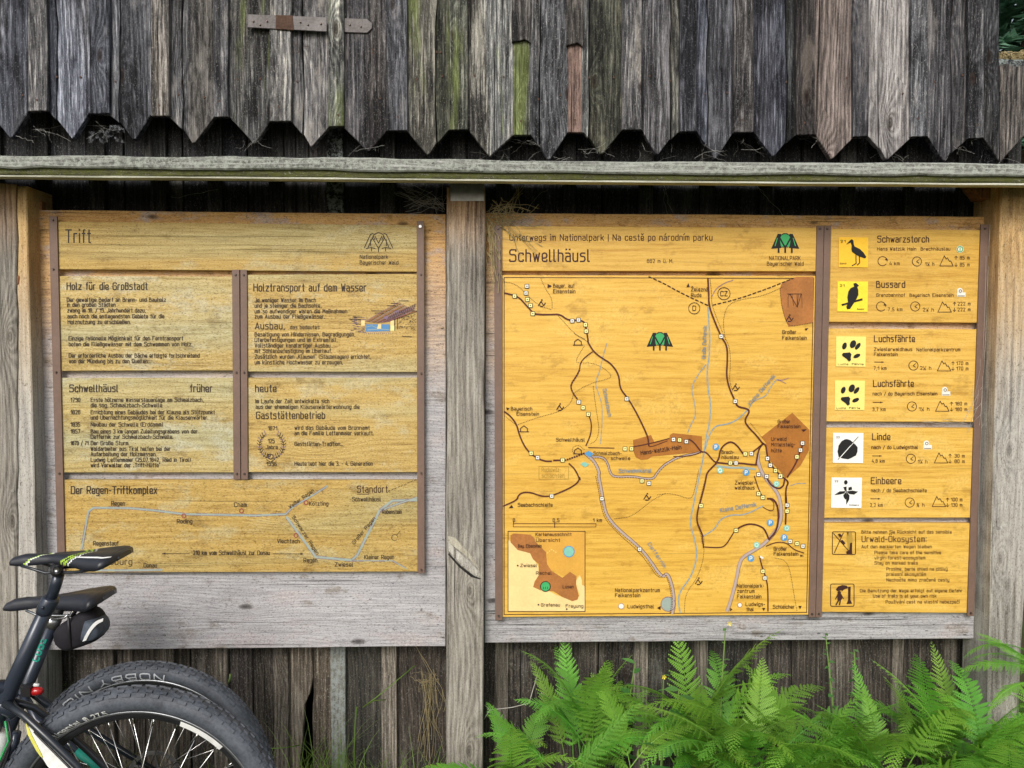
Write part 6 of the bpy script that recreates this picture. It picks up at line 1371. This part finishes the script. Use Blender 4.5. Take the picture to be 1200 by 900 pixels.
# web sheet in the second notch
V = []; F = []
for i in range(9):
    for j in range(5): V.append(P(98+i*6+rs.uniform(-1, 1), 150+j*4.6+4*math.sin(i*.8)+rs.uniform(-1, 1), .01+.006*j))
for i in range(8):
    for j in range(4):
        if (i+j) % 4 and rs.random() < .8: F.append((i*5+j, i*5+j+1, (i+1)*5+j+1, (i+1)*5+j))
s = NT('dusty_web_sheet'); t_ = s.n('ShaderNodeBsdfTransparent'); d_ = s.n('ShaderNodeBsdfDiffuse'); d_.inputs[0].default_value = (.45, .48, .52, 1); x_ = s.n('ShaderNodeMixShader')
tc_ = s.n('ShaderNodeTexCoord').outputs['Object']; s.l(s.map(s.noise(tc_, 120, 5, .7), .45, .7, .0, .5), x_.inputs[0]); s.l(t_.outputs[0], x_.inputs[1]); s.l(d_.outputs[0], x_.inputs[2]); s.l(x_.outputs[0], s.out.inputs[0])
tag(mesh_obj('web_sheet', V, F, s.m), 'dusty web sheet in the second notch from the left, under the pointed boards', 'cobweb', None, 'stuff')
# dead twig and single stalks
def stalk(name, pts, rad, mat, label, cat):
    V, F = join(*[tube([P(*q) for q in p], rad, 5) for p in pts]); b = P(*pts[0][0]); return tag(mesh_obj(name, V, F, LF[mat], None, None, True, b), label, cat)
stalk('twig', [[(568, 826, .0), (574, 832, -.02), (600, 829, -.02), (620, 824, -.01), (624, 810, .0), (632, 784, .03)], [(574, 832, -.02), (567, 843, -.01)], [(634, 812, .0), (652, 824, -.02)]], .0014, 'twig', 'bleached dead twig lying against the wall right of the centre post', 'twig')
stalk('grass_blade', [[(425, 829, .0), (440, 818, -.01), (462, 800, .02), (486, 780, .05)], [(425, 829, 0), (438, 821, 0), (452, 820, .02)]], .0016, 'grass', 'single broad grass blade leaning right across the dark wall boards', 'grass blade')
stalk('grass_blade', [[(416, 905, 0), (415, 880, .01), (416, 850, .03), (418, 828, .05)]], .0022, 'grass', 'upright grass blade between the lichened batten and the next one', 'grass blade')
stalk('grass_blade', [[(318, 877, -.02), (335, 876, 0), (352, 873, .02)]], .0015, 'grass', 'short grass blade lying level beside the front tyre', 'grass blade')
stalk('leaf_shoot', [[(268, 800, .08), (269.5, 795, .07), (270, 790, .07)]], .0035, 'stem', 'small green shoot poking from the wall above the rear tyre', 'shoot')
# climbing scraps of moss on the wall behind the tyres
V, F = [], []
for k in range(900):
    px, py = rs.gauss(72, 16), rs.gauss(822, 10); q = P(px, py, .10+rs.uniform(-.02, .0)); a = rs.uniform(0, 6.28); l = rs.uniform(.002, .006); o = len(V)
    V += [q, q+Vector((math.cos(a)*l, -.003, math.sin(a)*l)), q+Vector((math.cos(a+.7)*l, -.002, math.sin(a+.7)*l))]; F.append((o, o+1, o+2))
tag(mesh_obj('moss', V, F, LF['grass']), 'moss and tiny weeds on the wall behind the rear tyre', 'moss', None, 'stuff')

# ------------------------------------------------------------------ beyond the corner of the shed
ledge = thing('mossy_beam', P(1195, 74, .10), 'mossy grey beam end topped with yellow straw at the upper right corner', 'beam')
slab('beam', [(1168, 68), (1260, 72), (1260, 96), (1168, 92)], .09, .12, M['lichen_batten'], ledge, .002, .004, .05, (.8, .85, 1.0, 1))
cs = [wisp(rs.uniform(1168, 1212), rs.uniform(64, 71), rs.uniform(1168, 1212), rs.uniform(60, 71), .1+rs.uniform(0, .08), 4, 5, 1) for k in range(120)]
strands('straw', cs, [.0012, .0018], 'straw', 'yellow straw lying on the beam end at the upper right', 'straw')
def spruce(x, y, H, label, seed, n=42):
    zb = max(0, y-9)*.30 - .1; r = thing('spruce_tree', (x, y, zb), label, 'tree', 'spruces on the slope behind the shed'); rnd = random.Random(seed)
    V, F = tube([Vector((x, y, zb)), Vector((x+.05, y, zb+H*.5)), Vector((x, y, zb+H))], [.16, .10, .02], 9); mesh_obj('trunk', V, F, LF['bark'], r)
    V, F = [], []
    for k in range(n):
        t = (k+.5)/n; z = zb+H*(.06+.93*t); Lb = H*.27*(1-t)**.75+.15
        for j in range(9):
            a = 2*PI*j/9+rnd.uniform(-.3, .3)+k; L = Lb*rnd.uniform(.7, 1.1); steps = 11
            for q in range(steps):
                u = (q+.6)/steps; c_ = Vector((x+math.cos(a)*L*u, y+math.sin(a)*L*u, z-L*.35*u*u+rnd.uniform(-.03, .03)))
                for m_ in range(7):
                    an = a+rnd.uniform(-1.4, 1.4); l = .16*(1.15-u)+.09; d_ = Vector((math.cos(an)*l, math.sin(an)*l, rnd.uniform(-.12, .02))); s_ = Vector((-math.sin(an), math.cos(an), rnd.uniform(-.4, .4)))*.034
                    o = len(V); V += [c_-s_, c_+d_*.6-s_*.9, c_+d_, c_+s_]; F.append((o, o+1, o+2, o+3))
    mesh_obj('crown', V, F, LF['needle'], r)
spruce(5.4, 5.2, 10.5, 'dark spruce seen over the corner of the shed, top right', 31)
spruce(8.3, 7.6, 12.0, 'spruce on the slope right of the nearest one', 32, 36); spruce(2.6, 10.5, 9.5, 'farther spruce behind the shed', 33, 36); spruce(7.0, 5.4, 10.0, 'spruce farthest to the right behind the shed', 34, 34); spruce(-5.2, 9.5, 9.0, 'spruce to the left behind the shed', 35, 34)
